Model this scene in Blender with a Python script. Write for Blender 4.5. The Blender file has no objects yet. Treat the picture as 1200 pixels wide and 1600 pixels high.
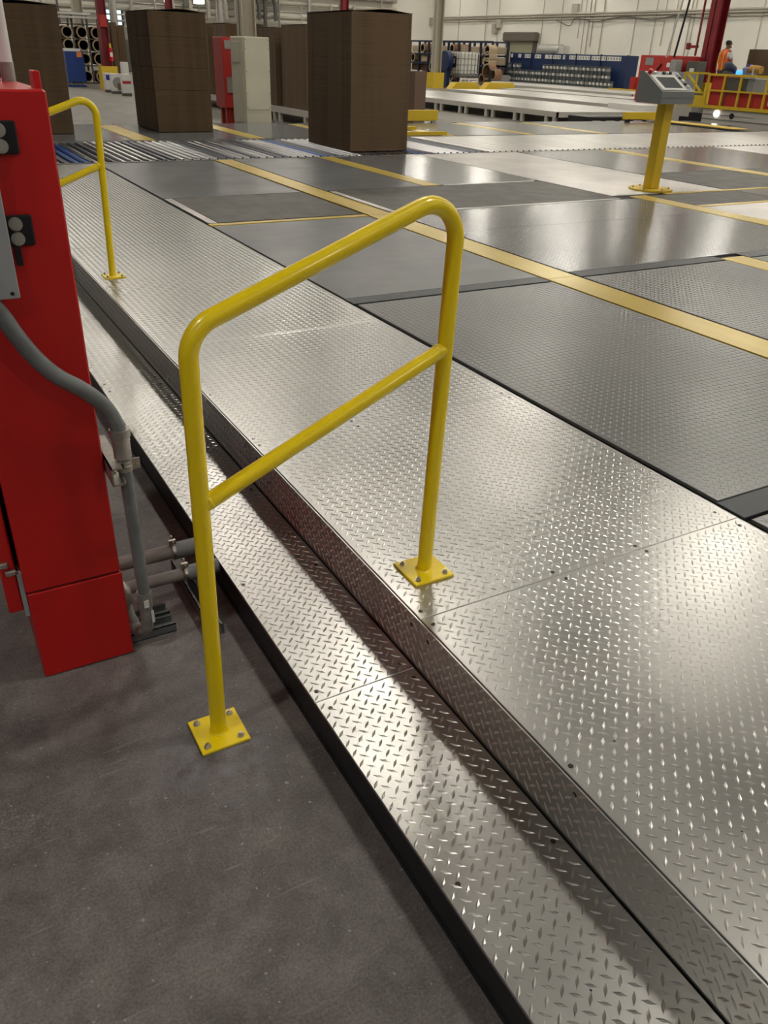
import bpy, bmesh, math, random
import numpy as np
from mathutils import Vector, Matrix
random.seed(7); rng = np.random.RandomState(7)
PI = math.pi
sc = bpy.context.scene; COL = sc.collection

# ------------------------------------------------------------------ camera
H = 1.6
F, PITCH, ROLL, YAW = 1260.35, math.radians(29.59), math.radians(2.127), math.radians(30.226)
FW = Vector((math.sin(YAW)*math.cos(PITCH), math.cos(YAW)*math.cos(PITCH), -math.sin(PITCH)))
_rt = Vector((math.cos(YAW), -math.sin(YAW), 0)); _up = _rt.cross(FW)
RT = _rt*math.cos(ROLL) + _up*math.sin(ROLL); UP = -_rt*math.sin(ROLL) + _up*math.cos(ROLL)
cam = bpy.data.objects.new('camera', bpy.data.cameras.new('camera')); COL.objects.link(cam); sc.camera = cam
m = Matrix((RT, UP, -FW)).transposed().to_4x4(); m.translation = Vector((0, 0, H)); cam.matrix_world = m
cam.data.sensor_fit = 'HORIZONTAL'; cam.data.sensor_width = 36; cam.data.lens = 36*F/1200
cam.data.clip_start = .05; cam.data.clip_end = 300

# ------------------------------------------------------------------ world, exposure
sc.view_settings.view_transform = 'Standard'; sc.view_settings.look = 'None'
sc.view_settings.gamma = 1; sc.view_settings.use_curve_mapping = False
sc.view_settings.exposure = 1.42
LAMP = 50.0                     # strength of every high bay lamp's diffuser
CEIL = 9.5
w = bpy.data.worlds.new('world'); sc.world = w; w.use_nodes = True
w.node_tree.nodes['Background'].inputs[0].default_value = (.55, .7, 1, 1)
w.node_tree.nodes['Background'].inputs[1].default_value = 1.0

# ------------------------------------------------------------------ helpers
def ray(px, py): return FW + RT*((px-600)/F) - UP*((py-800)/F)
def at_z(px, py, z=0.):
    d = ray(px, py); return Vector((0, 0, H)) + d*((z-H)/d.z)
def at_x(px, py, x):
    d = ray(px, py); return Vector((0, 0, H)) + d*(x/d.x)
def at_y(px, py, y):
    d = ray(px, py); return Vector((0, 0, H)) + d*(y/d.y)
def lin(c): return tuple(((v/255+.055)/1.055)**2.4 if v > 10.3 else v/255/12.92 for v in c)

class MB:
    def __init__(s): s.v = []; s.f = []; s.m = []; s.sm = []
    def add(s, vs, fs, mi=0, smooth=False):
        o = len(s.v); s.v += [tuple(v) for v in vs]
        for f in fs: s.f.append(tuple(i+o for i in f)); s.m.append(mi); s.sm.append(smooth)
        return s
    def box(s, x0, x1, y0, y1, z0, z1, mi=0, b=0.):
        if b <= 0:
            vs = [(x, y, z) for z in (z0, z1) for y in (y0, y1) for x in (x0, x1)]
            return s.add(vs, [(0,2,3,1),(4,5,7,6),(0,1,5,4),(2,6,7,3),(0,4,6,2),(1,3,7,5)], mi)
        vs = []
        for z, q in ((z0, b), (z0+b, 0), (z1-b, 0), (z1, b)):
            X0, X1, Y0, Y1 = x0+q, x1-q, y0+q, y1-q
            vs += [(X0+b,Y0,z),(X1-b,Y0,z),(X1,Y0+b,z),(X1,Y1-b,z),(X1-b,Y1,z),(X0+b,Y1,z),(X0,Y1-b,z),(X0,Y0+b,z)]
        fs = [tuple(range(7, -1, -1)), tuple(range(24, 32))]
        for k in range(3):
            for i in range(8):
                j = (i+1) % 8; fs.append((k*8+i, k*8+j, k*8+8+j, k*8+8+i))
        return s.add(vs, fs, mi)
    def cyl(s, p0, p1, r, n=16, r1=None, mi=0, smooth=True, caps=True):
        p0, p1 = Vector(p0), Vector(p1); d = (p1-p0).normalized(); r1 = r if r1 is None else r1
        a = d.orthogonal().normalized(); c = d.cross(a)
        vs = []
        for p, q in ((p0, r), (p1, r1)):
            for i in range(n):
                t = 2*PI*i/n; vs.append(p + a*(q*math.cos(t)) + c*(q*math.sin(t)))
        fs = [(i, (i+1) % n, n+(i+1) % n, n+i) for i in range(n)]
        s.add(vs, fs, mi, smooth)
        if caps: s.add(vs[:n], [tuple(range(n-1, -1, -1))], mi); s.add(vs[n:], [tuple(range(n))], mi)
        return s
    def tube(s, pts, r, n=16, mi=0, caps=True):
        pts = [Vector(p) for p in pts]; N = len(pts); vs = []
        rs = r if isinstance(r, (list, tuple)) else [r]*N
        t0 = (pts[1]-pts[0]).normalized(); a = t0.orthogonal().normalized()
        for k, p in enumerate(pts):
            t = (pts[min(k+1, N-1)]-pts[max(k-1, 0)]).normalized()
            a = (a - t*a.dot(t)).normalized(); c = t.cross(a)
            for i in range(n):
                q = 2*PI*i/n; vs.append(p + a*(rs[k]*math.cos(q)) + c*(rs[k]*math.sin(q)))
        fs = [(k*n+i, k*n+(i+1) % n, (k+1)*n+(i+1) % n, (k+1)*n+i) for k in range(N-1) for i in range(n)]
        s.add(vs, fs, mi, True)
        if caps: s.add(vs[:n], [tuple(range(n-1, -1, -1))], mi); s.add(vs[-n:], [tuple(range(n))], mi)
        return s
    def bar(s, p0, p1, w, h=None, mi=0):
        p0, p1 = Vector(p0), Vector(p1); d = (p1-p0).normalized(); h = h or w
        u = Vector((0, 0, 1)) if abs(d.z) < .95 else Vector((0, 1, 0))
        a = d.cross(u).normalized(); c = a.cross(d)
        vs = [p + a*(i*w/2) + c*(j*h/2) for p in (p0, p1) for i, j in ((-1,-1),(1,-1),(1,1),(-1,1))]
        return s.add(vs, [(0,3,2,1),(4,5,6,7),(0,1,5,4),(1,2,6,5),(2,3,7,6),(3,0,4,7)], mi)
    def prism(s, poly, axis, a0, a1, mi=0):
        def P(u, v, t): return {'x': (t, u, v), 'y': (u, t, v), 'z': (u, v, t)}[axis]
        n = len(poly); vs = [P(u, v, t) for t in (a0, a1) for u, v in poly]
        fs = [tuple(range(n-1, -1, -1)), tuple(range(n, 2*n))] + [(i, (i+1) % n, n+(i+1) % n, n+i) for i in range(n)]
        return s.add(vs, fs, mi)
    def mesh(s, name):
        me = bpy.data.meshes.new(name); me.from_pydata(s.v, [], s.f)
        me.polygons.foreach_set('material_index', s.m); me.polygons.foreach_set('use_smooth', s.sm)
        bm = bmesh.new(); bm.from_mesh(me); bmesh.ops.recalc_face_normals(bm, faces=bm.faces); bm.to_mesh(me); bm.free()
        return me
    def build(s, name, mats, parent=None, shift=None):
        me = s.mesh(name)
        for mt in (mats if isinstance(mats, (list, tuple)) else [mats]): me.materials.append(mt)
        return link(name, me, parent)
def link(name, me, parent=None):
    o = bpy.data.objects.new(name, me); COL.objects.link(o)
    if parent is not None:
        o.parent = parent
        if isinstance(me, bpy.types.Mesh):
            off = Vector((0, 0, 0)); p = parent
            while p: off += p.location; p = p.parent
            if off.length > 0 and not me.get('local'): me.transform(Matrix.Translation(-off)); me['local'] = 1
    return o
def tag(o, label=None, cat=None, group=None, kind=None):
    if label: o['label'] = label
    if cat: o['category'] = cat
    if group: o['group'] = group
    if kind: o['kind'] = kind
    return o
def thing(name, label, cat, loc=(0, 0, 0), group=None):
    o = bpy.data.objects.new(name, None); COL.objects.link(o); o.location = loc; o.empty_display_size = .1
    return tag(o, label, cat, group)
def copy_tree(o, parent=None):
    c = o.copy(); COL.objects.link(c)
    if parent is not None: c.parent = parent
    for k in list(o.children): copy_tree(k, c)
    return c

# ------------------------------------------------------------------ materials
MATS = {}
def mat(name, col, rough=.5, metal=0., noise=None, bump=None, coat=0., emit=None, rvar=None, spec=.5, col2=None, extra=None):
    """noise=(scale, amount, detail[, stretch]) varies the colour; rvar=(scale, amount) the roughness; bump=(scale, strength, distance)."""
    if name in MATS: return MATS[name]
    M = bpy.data.materials.new(name); M.use_nodes = True; nt = M.node_tree; N = nt.nodes; L = nt.links
    b = N['Principled BSDF']; b.inputs['Base Color'].default_value = (*col, 1)
    b.inputs['Roughness'].default_value = rough; b.inputs['Metallic'].default_value = metal
    b.inputs['Coat Weight'].default_value = coat; b.inputs['Coat Roughness'].default_value = .08
    b.inputs['Specular IOR Level'].default_value = spec
    tc = N.new('ShaderNodeTexCoord')
    geo = N.new('ShaderNodeNewGeometry')
    pos = geo.outputs['Position']
    if noise:
        mp = N.new('ShaderNodeMapping'); L.new(pos, mp.inputs[0])
        if len(noise) > 3: mp.inputs['Scale'].default_value = noise[3]
        nz = N.new('ShaderNodeTexNoise'); nz.inputs['Scale'].default_value = noise[0]; nz.inputs['Detail'].default_value = noise[2]
        L.new(mp.outputs[0], nz.inputs['Vector'])
        cr = N.new('ShaderNodeValToRGB'); cr.color_ramp.elements[0].position = .33; cr.color_ramp.elements[1].position = .67
        a = noise[1]; c0 = tuple(v*(1-a) for v in col); c1 = col2 or tuple(min(1, v*(1+a)) for v in col)
        cr.color_ramp.elements[0].color = (*c0, 1); cr.color_ramp.elements[1].color = (*c1, 1)
        L.new(nz.outputs[0], cr.inputs[0]); L.new(cr.outputs[0], b.inputs['Base Color'])
    if rvar:
        nr = N.new('ShaderNodeTexNoise'); nr.inputs['Scale'].default_value = rvar[0]; nr.inputs['Detail'].default_value = 4
        L.new(pos, nr.inputs['Vector'])
        mr = N.new('ShaderNodeMapRange'); mr.inputs[1].default_value = .3; mr.inputs[2].default_value = .7
        mr.inputs[3].default_value = rough-rvar[1]; mr.inputs[4].default_value = rough+rvar[1]
        L.new(nr.outputs[0], mr.inputs[0]); L.new(mr.outputs[0], b.inputs['Roughness'])
    if bump:
        nb = N.new('ShaderNodeTexNoise'); nb.inputs['Scale'].default_value = bump[0]; nb.inputs['Detail'].default_value = 3
        L.new(pos, nb.inputs['Vector'])
        bp = N.new('ShaderNodeBump'); bp.inputs['Strength'].default_value = bump[1]; bp.inputs['Distance'].default_value = bump[2]
        L.new(nb.outputs[0], bp.inputs['Height']); L.new(bp.outputs[0], b.inputs['Normal'])
    if emit:
        b.inputs['Emission Color'].default_value = (*emit[0], 1); b.inputs['Emission Strength'].default_value = emit[1]
    if extra: extra(M, N, L, b, pos)
    MATS[name] = M
    return M

def concrete_extra(M, N, L, b, pos):
    # stained, scratched slab: large blotches, cloudy mid tones, small pale chips
    def nz(scale, det, rough=.5, st=None, dist=0):
        mp = N.new('ShaderNodeMapping'); L.new(pos, mp.inputs[0])
        if st: mp.inputs['Scale'].default_value = st[:3]; mp.inputs['Rotation'].default_value = (0, 0, st[3])
        n = N.new('ShaderNodeTexNoise'); n.inputs['Scale'].default_value = scale; n.inputs['Detail'].default_value = det
        n.inputs['Roughness'].default_value = rough; n.inputs['Distortion'].default_value = dist
        L.new(mp.outputs[0], n.inputs['Vector']); return n.outputs[0]
    def ramp(src, stops):
        r = N.new('ShaderNodeValToRGB'); e = r.color_ramp.elements
        e[0].position, e[0].color = stops[0][0], (*stops[0][1], 1); e[1].position, e[1].color = stops[-1][0], (*stops[-1][1], 1)
        for p, c in stops[1:-1]: q = e.new(p); q.color = (*c, 1)
        L.new(src, r.inputs[0]); return r.outputs[0]
    def mix(fac, a, bb, mode='MIX'):
        x = N.new('ShaderNodeMix'); x.data_type = 'RGBA'; x.blend_type = mode
        if isinstance(fac, float): x.inputs[0].default_value = fac
        else: L.new(fac, x.inputs[0])
        L.new(a, x.inputs[6])
        if isinstance(bb, tuple): x.inputs[7].default_value = (*bb, 1)
        else: L.new(bb, x.inputs[7])
        return x.outputs[2]
    base = ramp(nz(1.3, 8, .6, dist=.6), [(.3, (.088, .074, .073)), (.5, (.142, .128, .123)), (.72, (.20, .186, .175))])
    mid = ramp(nz(9, 10, .72, dist=.4), [(.3, (.62, .6, .62)), (.7, (1.32, 1.32, 1.30))])
    c = mix(1.0, base, mid, 'MULTIPLY')
    fine = ramp(nz(160, 3, .7), [(.35, (.72,)*3), (.65, (1.28,)*3)])
    c = mix(1.0, c, fine, 'MULTIPLY')
    for st, sc_, lo in (((1, 14, 1, .5), 6, .70), ((1, 18, 1, -.9), 5, .72), ((1, 22, 1, 1.4), 4, .72)):
        s = ramp(nz(sc_, 2, .4, st), [(lo, (0, 0, 0)), (lo+.03, (.5,)*3)])
        c = mix(s, c, (.24, .225, .21))
    spk = ramp(nz(75, 1, .3), [(.745, (0, 0, 0)), (.77, (.75,)*3)])
    c = mix(spk, c, (.34, .32, .29))
    # pale drilling dust spread round the handrail foot
    vd = N.new('ShaderNodeVectorMath'); vd.operation = 'DISTANCE'; vd.inputs[1].default_value = (.39, 1.49, 0)
    dn = N.new('ShaderNodeVectorMath'); dn.operation = 'SCALE'; L.new(pos, vd.inputs[0])
    md = N.new('ShaderNodeMapRange'); md.inputs[1].default_value = .05; md.inputs[2].default_value = .20; md.inputs[3].default_value = .9; md.inputs[4].default_value = 0
    L.new(vd.outputs['Value'], md.inputs[0]); dm = N.new('ShaderNodeMath'); dm.operation = 'MULTIPLY'
    L.new(md.outputs[0], dm.inputs[0]); L.new(ramp(nz(14, 6, .7), [(.42, (0,)*3), (.62, (.7,)*3)]), dm.inputs[1])
    c = mix(dm.outputs[0], c, (.21, .215, .25))
    L.new(c, b.inputs['Base Color'])
    bp = N.new('ShaderNodeBump'); bp.inputs['Strength'].default_value = .25; bp.inputs['Distance'].default_value = .002
    L.new(nz(60, 6, .7), bp.inputs['Height']); L.new(bp.outputs[0], b.inputs['Normal'])

def corrugated_extra(M, N, L, b, pos):
    # edges of thousands of stacked sheets: thin horizontal lines
    sx = N.new('ShaderNodeSeparateXYZ'); L.new(pos, sx.inputs[0])
    mp = N.new('ShaderNodeMapping'); mp.inputs['Scale'].default_value = (.6, .6, 130); L.new(pos, mp.inputs[0])
    n = N.new('ShaderNodeTexNoise'); n.inputs['Scale'].default_value = 2; n.inputs['Detail'].default_value = 5; L.new(mp.outputs[0], n.inputs['Vector'])
    mp2 = N.new('ShaderNodeMapping'); mp2.inputs['Scale'].default_value = (3, 3, .15); L.new(pos, mp2.inputs[0])
    n2 = N.new('ShaderNodeTexNoise'); n2.inputs['Scale'].default_value = 1.6; L.new(mp2.outputs[0], n2.inputs['Vector'])
    a = N.new('ShaderNodeMath'); a.operation = 'ADD'; L.new(n.outputs[0], a.inputs[0]); L.new(n2.outputs[0], a.inputs[1])
    r = N.new('ShaderNodeValToRGB'); r.color_ramp.elements[0].position = .75; r.color_ramp.elements[1].position = 1.25
    d = N.new('ShaderNodeMath'); d.operation = 'MULTIPLY'; d.inputs[1].default_value = 1.0; L.new(a.outputs[0], d.inputs[0])
    r.color_ramp.elements[0].color = (.074, .047, .022, 1); r.color_ramp.elements[1].color = (.125, .080, .040, 1)
    L.new(d.outputs[0], r.inputs[0]); L.new(r.outputs[0], b.inputs['Base Color'])
    bp = N.new('ShaderNodeBump'); bp.inputs['Strength'].default_value = .4; bp.inputs['Distance'].default_value = .003
    L.new(n.outputs[0], bp.inputs['Height']); L.new(bp.outputs[0], b.inputs['Normal'])

silver = mat('aluminium_tread', (.515, .51, .49), .325, 1., noise=(1.2, .06, 2), rvar=(2.2, .04), bump=(9, .03, .01))
lug_silver = mat('worn_glint_lug_metal', (.70, .695, .67), .285, 1.)  # paler than the plate: polished wear plus lamp glints put into the colour
lug_grey = mat('worn_glint_lug_grey', (.30, .30, .295), .30, .6)  # lightened likewise on the grey plates, for wear and painted crest glints
silver_pale = mat('pale_tread', (.70, .67, .64), .36, .8, noise=(2, .1, 5), rvar=(5, .05))
graytread = mat('grey_tread', (.21, .213, .21), .335, .5, noise=(1.0, .08, 2), rvar=(1.8, .04), bump=(8, .04, .01))
graysmooth = mat('grey_plate', (.21, .22, .235), .20, .35, noise=(1.2, .08, 3, (1, 3, 1)), bump=(3, .03, .01))
graymatte = mat('grey_plate_matte', (.175, .182, .188), .34, .3, noise=(1.2, .10, 4, (1, 3, 1)), rvar=(2.5, .04), bump=(5, .03, .01))
graypol = mat('grey_tread_polished', (.22, .225, .225), .21, .5, noise=(1.0, .08, 2), bump=(3, .03, .01))
rubber = mat('dark_plate', (.085, .078, .068), .52, .1, noise=(3, .15, 6, (3, 1, 1)), rvar=(4, .05))
slate = mat('slate_bar', (.045, .05, .056), .42, .3, noise=(4, .12, 4))
black = mat('black_gap', (.006, .006, .007), .6)
blackpaint = mat('black_side', (.012, .013, .016), .38, 0, noise=(14, .4, 6))
yplate = mat('yellow_plate', (.66, .49, .10), .315, .25, noise=(1.5, .08, 3, (4, 1, 1)), rvar=(2, .03), bump=(6, .03, .01))
yrail = mat('yellow_paint', (.93, .70, .001), .33, 0, coat=.35)
ydark = mat('yellow_steel', (.66, .46, .02), .4)
conc = mat('concrete', (.09, .08, .075), .52, rvar=(4, .09), extra=concrete_extra)
conc_far = mat('concrete_far', (.20, .185, .155), .5, noise=(.5, .12, 5), rvar=(3, .08))
redp = mat('red_paint', (.54, .006, .005), .42, 0, coat=.12, bump=(300, .05, .001))
redfar = mat('red_enamel', (.42, .022, .016), .45)
redcol = mat('dark_red_paint', (.20, .008, .015), .5, noise=(3, .1, 3))
darkred = mat('red_shadow_gap', (.10, .002, .002), .6)
pvc = mat('grey_pvc', (.17, .185, .19), .42, 0, noise=(30, .12, 5))
pvcd = mat('dusty_grey_pipe', (.20, .195, .18), .5, 0, noise=(9, .2, 5, (1, 6, 6)))
galv = mat('galvanised', (.42, .40, .37), .42, .8, noise=(30, .12, 4))
strutm = mat('grey_strut', (.13, .145, .15), .45, .3)
bolt = mat('zinc_bolt', (.55, .52, .47), .33, 1.)
screwm = mat('dark_screw', (.05, .045, .04), .45, .7)
ltgray = mat('light_grey_box', (.33, .35, .36), .42)
blackpl = mat('black_plastic', (.008, .008, .010), .4)
knobm = mat('grey_knob', (.38, .37, .33), .4, .3)
whitepl = mat('white_plastic', (.82, .80, .80), .35)
cardb = mat('corrugated_stack', (.14, .085, .045), .85, extra=corrugated_extra)
cardtop = mat('board_face', (.17, .11, .065), .85)
cream = mat('cream_enamel', (.62, .60, .47), .42, noise=(2, .04, 3))
wallm = mat('wall_paint', (.72, .70, .625), .7, noise=(.25, .05, 4))
ceilm = mat('ceiling_deck', (.42, .41, .38), .8, noise=(.4, .06, 3))
beige = mat('beige_column', (.42, .39, .31), .6)
steelgray = mat('steel_grey', (.30, .30, .28), .45, .3)
roller_s = mat('roller_steel', (.58, .58, .60), .30, 1.)
roller_d = mat('roller_dark', (.10, .11, .14), .35, .4)
roller_b = mat('roller_blue', (.02, .11, .42), .35, .1)
convtop = mat('conveyor_top', (.64, .63, .60), .33, .9, noise=(1, .08, 2, (3, .3, 1)))
whitesteel = mat('pale_steel', (.52, .50, .45), .5, .1)
blue = mat('blue_steel', (.008, .026, .095), .5)
bluebright = mat('blue_cabinet', (.005, .035, .20), .4)
navy = mat('navy_post', (.012, .018, .05), .5)
pailm = mat('pail_grey', (.075, .088, .092), .5)
teal = mat('pail_teal', (.01, .20, .17), .45)
paper = mat('paper_label', (.70, .70, .68), .6)
tank = mat('tank_white', (.74, .73, .68), .5)
kraft = mat('kraft_roll', (.22, .12, .06), .8, noise=(3, .15, 3))
kraftl = mat('kraft_pale', (.42, .33, .22), .8)
hollow = mat('roll_hollow', (.012, .010, .009), .8)
orange = mat('orange_vest', (.85, .13, .03), .7)
shirt = mat('white_shirt', (.70, .66, .64), .8)
skin = mat('skin', (.20, .10, .06), .6)
hair = mat('black_hair', (.01, .009, .010), .6)
jeans = mat('dark_trousers', (.03, .035, .06), .8)
hivis = mat('hivis_strip', (.70, .55, .05), .6)
bluelit = mat('blue_glow_cover', (.02, .12, .6), .4, emit=((.05, .25, 1.0), .9))  # plastic hood cover given its own blue glow
daylight = mat('daylight_pane', (.5, .7, .9), .5, emit=((.45, .75, 1.0), 1.0))
lampglow = mat('lamp_diffuser', (1, 1, 1), .5, emit=((1.0, .945, .84), LAMP))
pipewall = mat('wall_pipe', (.40, .37, .31), .6)
duct = mat('dark_duct', (.09, .085, .075), .6)
truss = mat('truss_paint', (.25, .24, .21), .6)
screen = mat('dark_screen', (.07, .075, .08), .15)
scrgrey = mat('grey_louvre', (.10, .10, .085), .5)
consg = mat('console_grey', (.20, .215, .215), .42)
ltpanel = mat('light_panel', (.55, .54, .50), .4)
scarlet = mat('emergency_red', (.55, .01, .02), .3)
brown = mat('brown_board', (.075, .04, .02), .8)

# ------------------------------------------------------------------ room shell
X0, X1, Y0, Y1 = -9., 45., -14., 72.
o = MB().box(X0, X1, Y0, Y1, -.2, 0).build('floor', conc); tag(o, kind='structure')
# the paler slab beyond the deck
o = MB().box(-6, X1, 17.9, Y1, .0, .006).build('floor_far_slab', conc_far); o.name = 'floor_2'; tag(o, kind='structure')
for nm, b in (('wall_left', (X0-.3, X0, Y0, Y1, 0, CEIL)), ('wall_right', (X1, X1+.3, Y0, Y1, 0, CEIL)),
              ('wall_back', (X0, X1, Y1, Y1+.3, 0, CEIL)), ('wall_front', (X0, X1, Y0-.3, Y0, 0, CEIL))):
    tag(MB().box(*b).build(nm, wallm if nm in ('wall_right', 'wall_back') else mat('unseen_wall_dark_tone', (.27, .245, .30), .7, noise=(.4, .1, 4))), kind='structure')  # unseen left and front walls toned dark to darken the riser's reflections
tag(MB().box(X0, X1, Y0, Y1, CEIL, CEIL+.2).build('ceiling', ceilm), kind='structure')
# tilt-up joints of the right wall
for k, y in enumerate((31.5, 36.5, 41.5, 46.5, 51.5, 56.2, 61.8, 67.5)):
    tag(MB().box(X1-.03, X1-.001, y, y+.08, 0, CEIL).build('trim_%d' % (k+1), pipewall), kind='structure')

# roof trusses
for i in range(9):
    y = 2 + i*8.6
    t = thing('roof_truss', 'grey steel roof truss spanning the hall under the ceiling', 'truss', (0, y, CEIL-1.2), 'roof trusses')
    MB().bar((X0+.1, y, CEIL-.12), (X1-.1, y, CEIL-.12), .1).build('top_chord', truss, t)
    MB().bar((X0+.1, y, CEIL-.9), (X1-.1, y, CEIL-.9), .09).build('bottom_chord', truss, t)
    wbs = MB()
    for k in range(33):
        xa = X0+.3+k*1.62; wbs.bar((xa, y, CEIL-.12), (xa+.81, y, CEIL-.9), .05); wbs.bar((xa+.81, y, CEIL-.9), (xa+1.62, y, CEIL-.12), .05)
    tag(wbs.build('web', truss, t), kind='stuff')

# high bay lamps; left, rear and right-wall rows are added fill
def lamp_proto():
    t = thing('high_bay_lamp', 'x', 'lamp', (0, 0, CEIL-1.1), 'high bay lamps')
    MB().box(-.62, .62, -.22, .22, CEIL-1.09, CEIL-1.0, b=.01).build('housing', steelgray, t)
    MB().box(-.58, .58, -.18, .18, CEIL-1.105, CEIL-1.092).build('diffuser', lampglow, t)
    MB().bar((-.4, 0, CEIL-1.0), (-.4, 0, CEIL), .02).bar((.4, 0, CEIL-1.0), (.4, 0, CEIL), .02).build('hanger', truss, t)
    return t
proto = lamp_proto(); first = True
for i, x in enumerate((-3.6, 5.3, 13.5, 22, 30.5, 36.5, 41.8)):  # leftmost row added to light rail and red cabinet, rightmost to brighten the wall
    for j, y in enumerate((-8, 0.5, 9, 16.2, 25, 33.5, 42, 50.5, 59, 67)):  # first position added behind the camera as fill
        if i == 0 and 2 < y < 30: continue  # left row kept open here so the riser reflects darkness
        t = proto if first else copy_tree(proto); first = False
        t.location = (x, y, CEIL-1.1)
        t['label'] = 'unseen rectangular white high bay lamp under the roof trusses, some rows added as fill'

# ------------------------------------------------------------------ tread pattern
def lugs(x0, x1, y0, y1, z, p=.0365, L=.0158, W=.0044, hgt=.0021, mg=.008):
    """diamond tread: two sets of raised lugs at +-45 degrees on interleaved square grids; returns verts, faces"""
    out = []
    for s, off in ((1, 0), (-1, p/2)):
        xs = np.arange(math.ceil((x0+mg-off)/p), math.floor((x1-mg-off)/p)+1)*p+off
        ys = np.arange(math.ceil((y0+mg-off)/p), math.floor((y1-mg-off)/p)+1)*p+off
        if len(xs) == 0 or len(ys) == 0: continue
        gx, gy = np.meshgrid(xs, ys); c = np.stack([gx.ravel(), gy.ravel(), np.full(gx.size, z)], 1)
        u = np.array([.7071, -.7071*s, 0]); v = np.array([.7071*s, .7071, 0]); k = np.array([0, 0, 1.])
        q = np.stack([u*L, v*W, -u*L, -v*W, u*L*.5+k*hgt, -u*L*.5+k*hgt])
        out.append(c[:, None, :]+q[None])
    V = np.concatenate(out).reshape(-1, 3); n = len(V)//6
    f = np.array([[0,1,4],[1,5,4],[1,2,5],[2,3,5],[3,4,5],[3,0,4]])
    Fc = (f[None]+(np.arange(n)*6)[:, None, None]).reshape(-1, 3)
    return V, Fc
def lug_object(V, Fc, mt, parent):
    mt = lug_silver if mt is silver else lug_grey if mt is graytread else mt
    me = bpy.data.meshes.new('raised_lugs'); me.vertices.add(len(V)); me.vertices.foreach_set('co', V.astype(np.float32).ravel())
    me.loops.add(Fc.size); me.loops.foreach_set('vertex_index', Fc.astype(np.int32).ravel())
    me.polygons.add(len(Fc)); me.polygons.foreach_set('loop_start', np.arange(len(Fc), dtype=np.int32)*3)
    me.polygons.foreach_set('use_smooth', np.zeros(len(Fc), dtype=bool))
    me.update(calc_edges=True); me.materials.append(mt)
    return tag(link('raised_lugs', me, parent), kind='stuff')
def plate(name, parent, x0, x1, y0, y1, z, mt, th=.008, lug=None, b=.0015, label=None):
    o = MB().box(x0, x1, y0, y1, z-th, z, b=b).build(name, mt, parent)
    if label: o['label'] = label
    if lug: lug_object(*lugs(x0, x1, y0, y1, z-.0001, **(lug if isinstance(lug, dict) else {})), mt, o)
    return o
screw_me = MB().cyl((0, 0, 0), (0, 0, .0012), .0062, 12).mesh('screw'); screw_me.materials.append(screwm); screw_me['local'] = 1
def screw(parent, p, rot=None):
    o = link('screw', screw_me, parent); o.location = p
    if rot: o.rotation_euler = rot
    return o

ZD, ZL = .27, .105          # deck height, step height
XL, XR, XG = .664, .975, 2.245
SEAMS = [-2.28, .215-1.25, .215, 1.465, 2.72, 3.97, 5.22, 6.47, 7.72, 8.97, 10.2, 11.42]
# lower step: body, plates
step = thing('lower_step', 'low step of bright diamond tread plates with black side, along the walkway riser', 'step', (XL, 0, 0))
MB().box(XL+.002, XR, -2.3, 11.4, 0, ZL-.009).build('step_side', blackpaint, step)['label'] = 'black painted side and core of the step'
MB().box(XL-.003, XL+.03, -2.3, 11.4, 0.0, .006).build('base_angle', blackpaint, step)
low = []
for a, b_ in zip(SEAMS[:-1], SEAMS[1:]):
    o = plate('tread_plate', step, XL, XR-.004, a+.001, b_-.001, ZL, silver, lug=True if b_ > -.1 else None); low.append((a, b_, o))
def host(lst, y): return next(o for a, b_, o in lst if a <= y <= b_)
for x, y in ((.692, 2.78), (.692, 2.66), (.945, 4.03), (.945, 3.92), (.70, .84), (.945, .83), (.686, 1.502), (.692, 1.428), (.944, 1.50), (.948, 1.43), (.944, 2.78), (.945, 2.66), (.688, 2.06), (.945, 2.06), (.69, 4.03), (.69, 3.92)):
    screw(host(low, y), (x-XL, y, ZL))
# walkway: body, riser plates, top plates
walk = thing('diamond_plate_walkway', 'raised walkway of bright diamond tread plates beside the grey conveyor deck', 'walkway', (XR, 0, 0))
MB().box(XR+.004, XG-.004, -2.3, 11.4, 0, ZD-.009).build('walkway_core', blackpaint, walk)
top = []; ris = []
for a, b_ in zip(SEAMS[:-1], SEAMS[1:]):
    o = plate('tread_plate', walk, XR+.006, XG-.002, a+.0008, b_-.0008, ZD, silver, lug=True if b_ > -.1 else None); top.append((a, b_, o))
    r = MB().box(XR, XR+.004, a+.001, b_-.001, ZL+.001, ZD-.003).build('riser_plate', silver, walk); ris.append((a, b_, r))
    if b_ > 0:
        V, Fc = lugs(ZL+.002, ZD-.005, a, b_, 0)
        V2 = np.stack([XR-V[:, 2], V[:, 1], V[:, 0]], 1)
        lug_object(V2, Fc, silver, r)
for x, y in ((1.0, 1.497), (1.0, 1.433), (1.455, 1.485), (1.47, 1.44), (1.79, 1.485), (1.80, 1.445), (2.20, 1.525), (2.205, 1.425), (1.0, .872), (1.0, 2.755), (1.0, 2.69), (1.31, 3.54), (1.0, 3.27),
             (1.43, 2.75), (1.43, 2.69), (2.2, 2.75), (2.2, 2.69), (1.0, 5.26), (1.0, 5.18), (2.2, 5.26), (2.2, 5.18)):
    screw(host(top, y), (x-XR, y, ZD))
for y, z in ((.824, .243), (1.413, .232), (1.50, .232), (2.66, .232), (2.78, .232), (3.42, .232)):
    screw(host(ris, y), (0, y, z), (0, -PI/2, 0))

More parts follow.
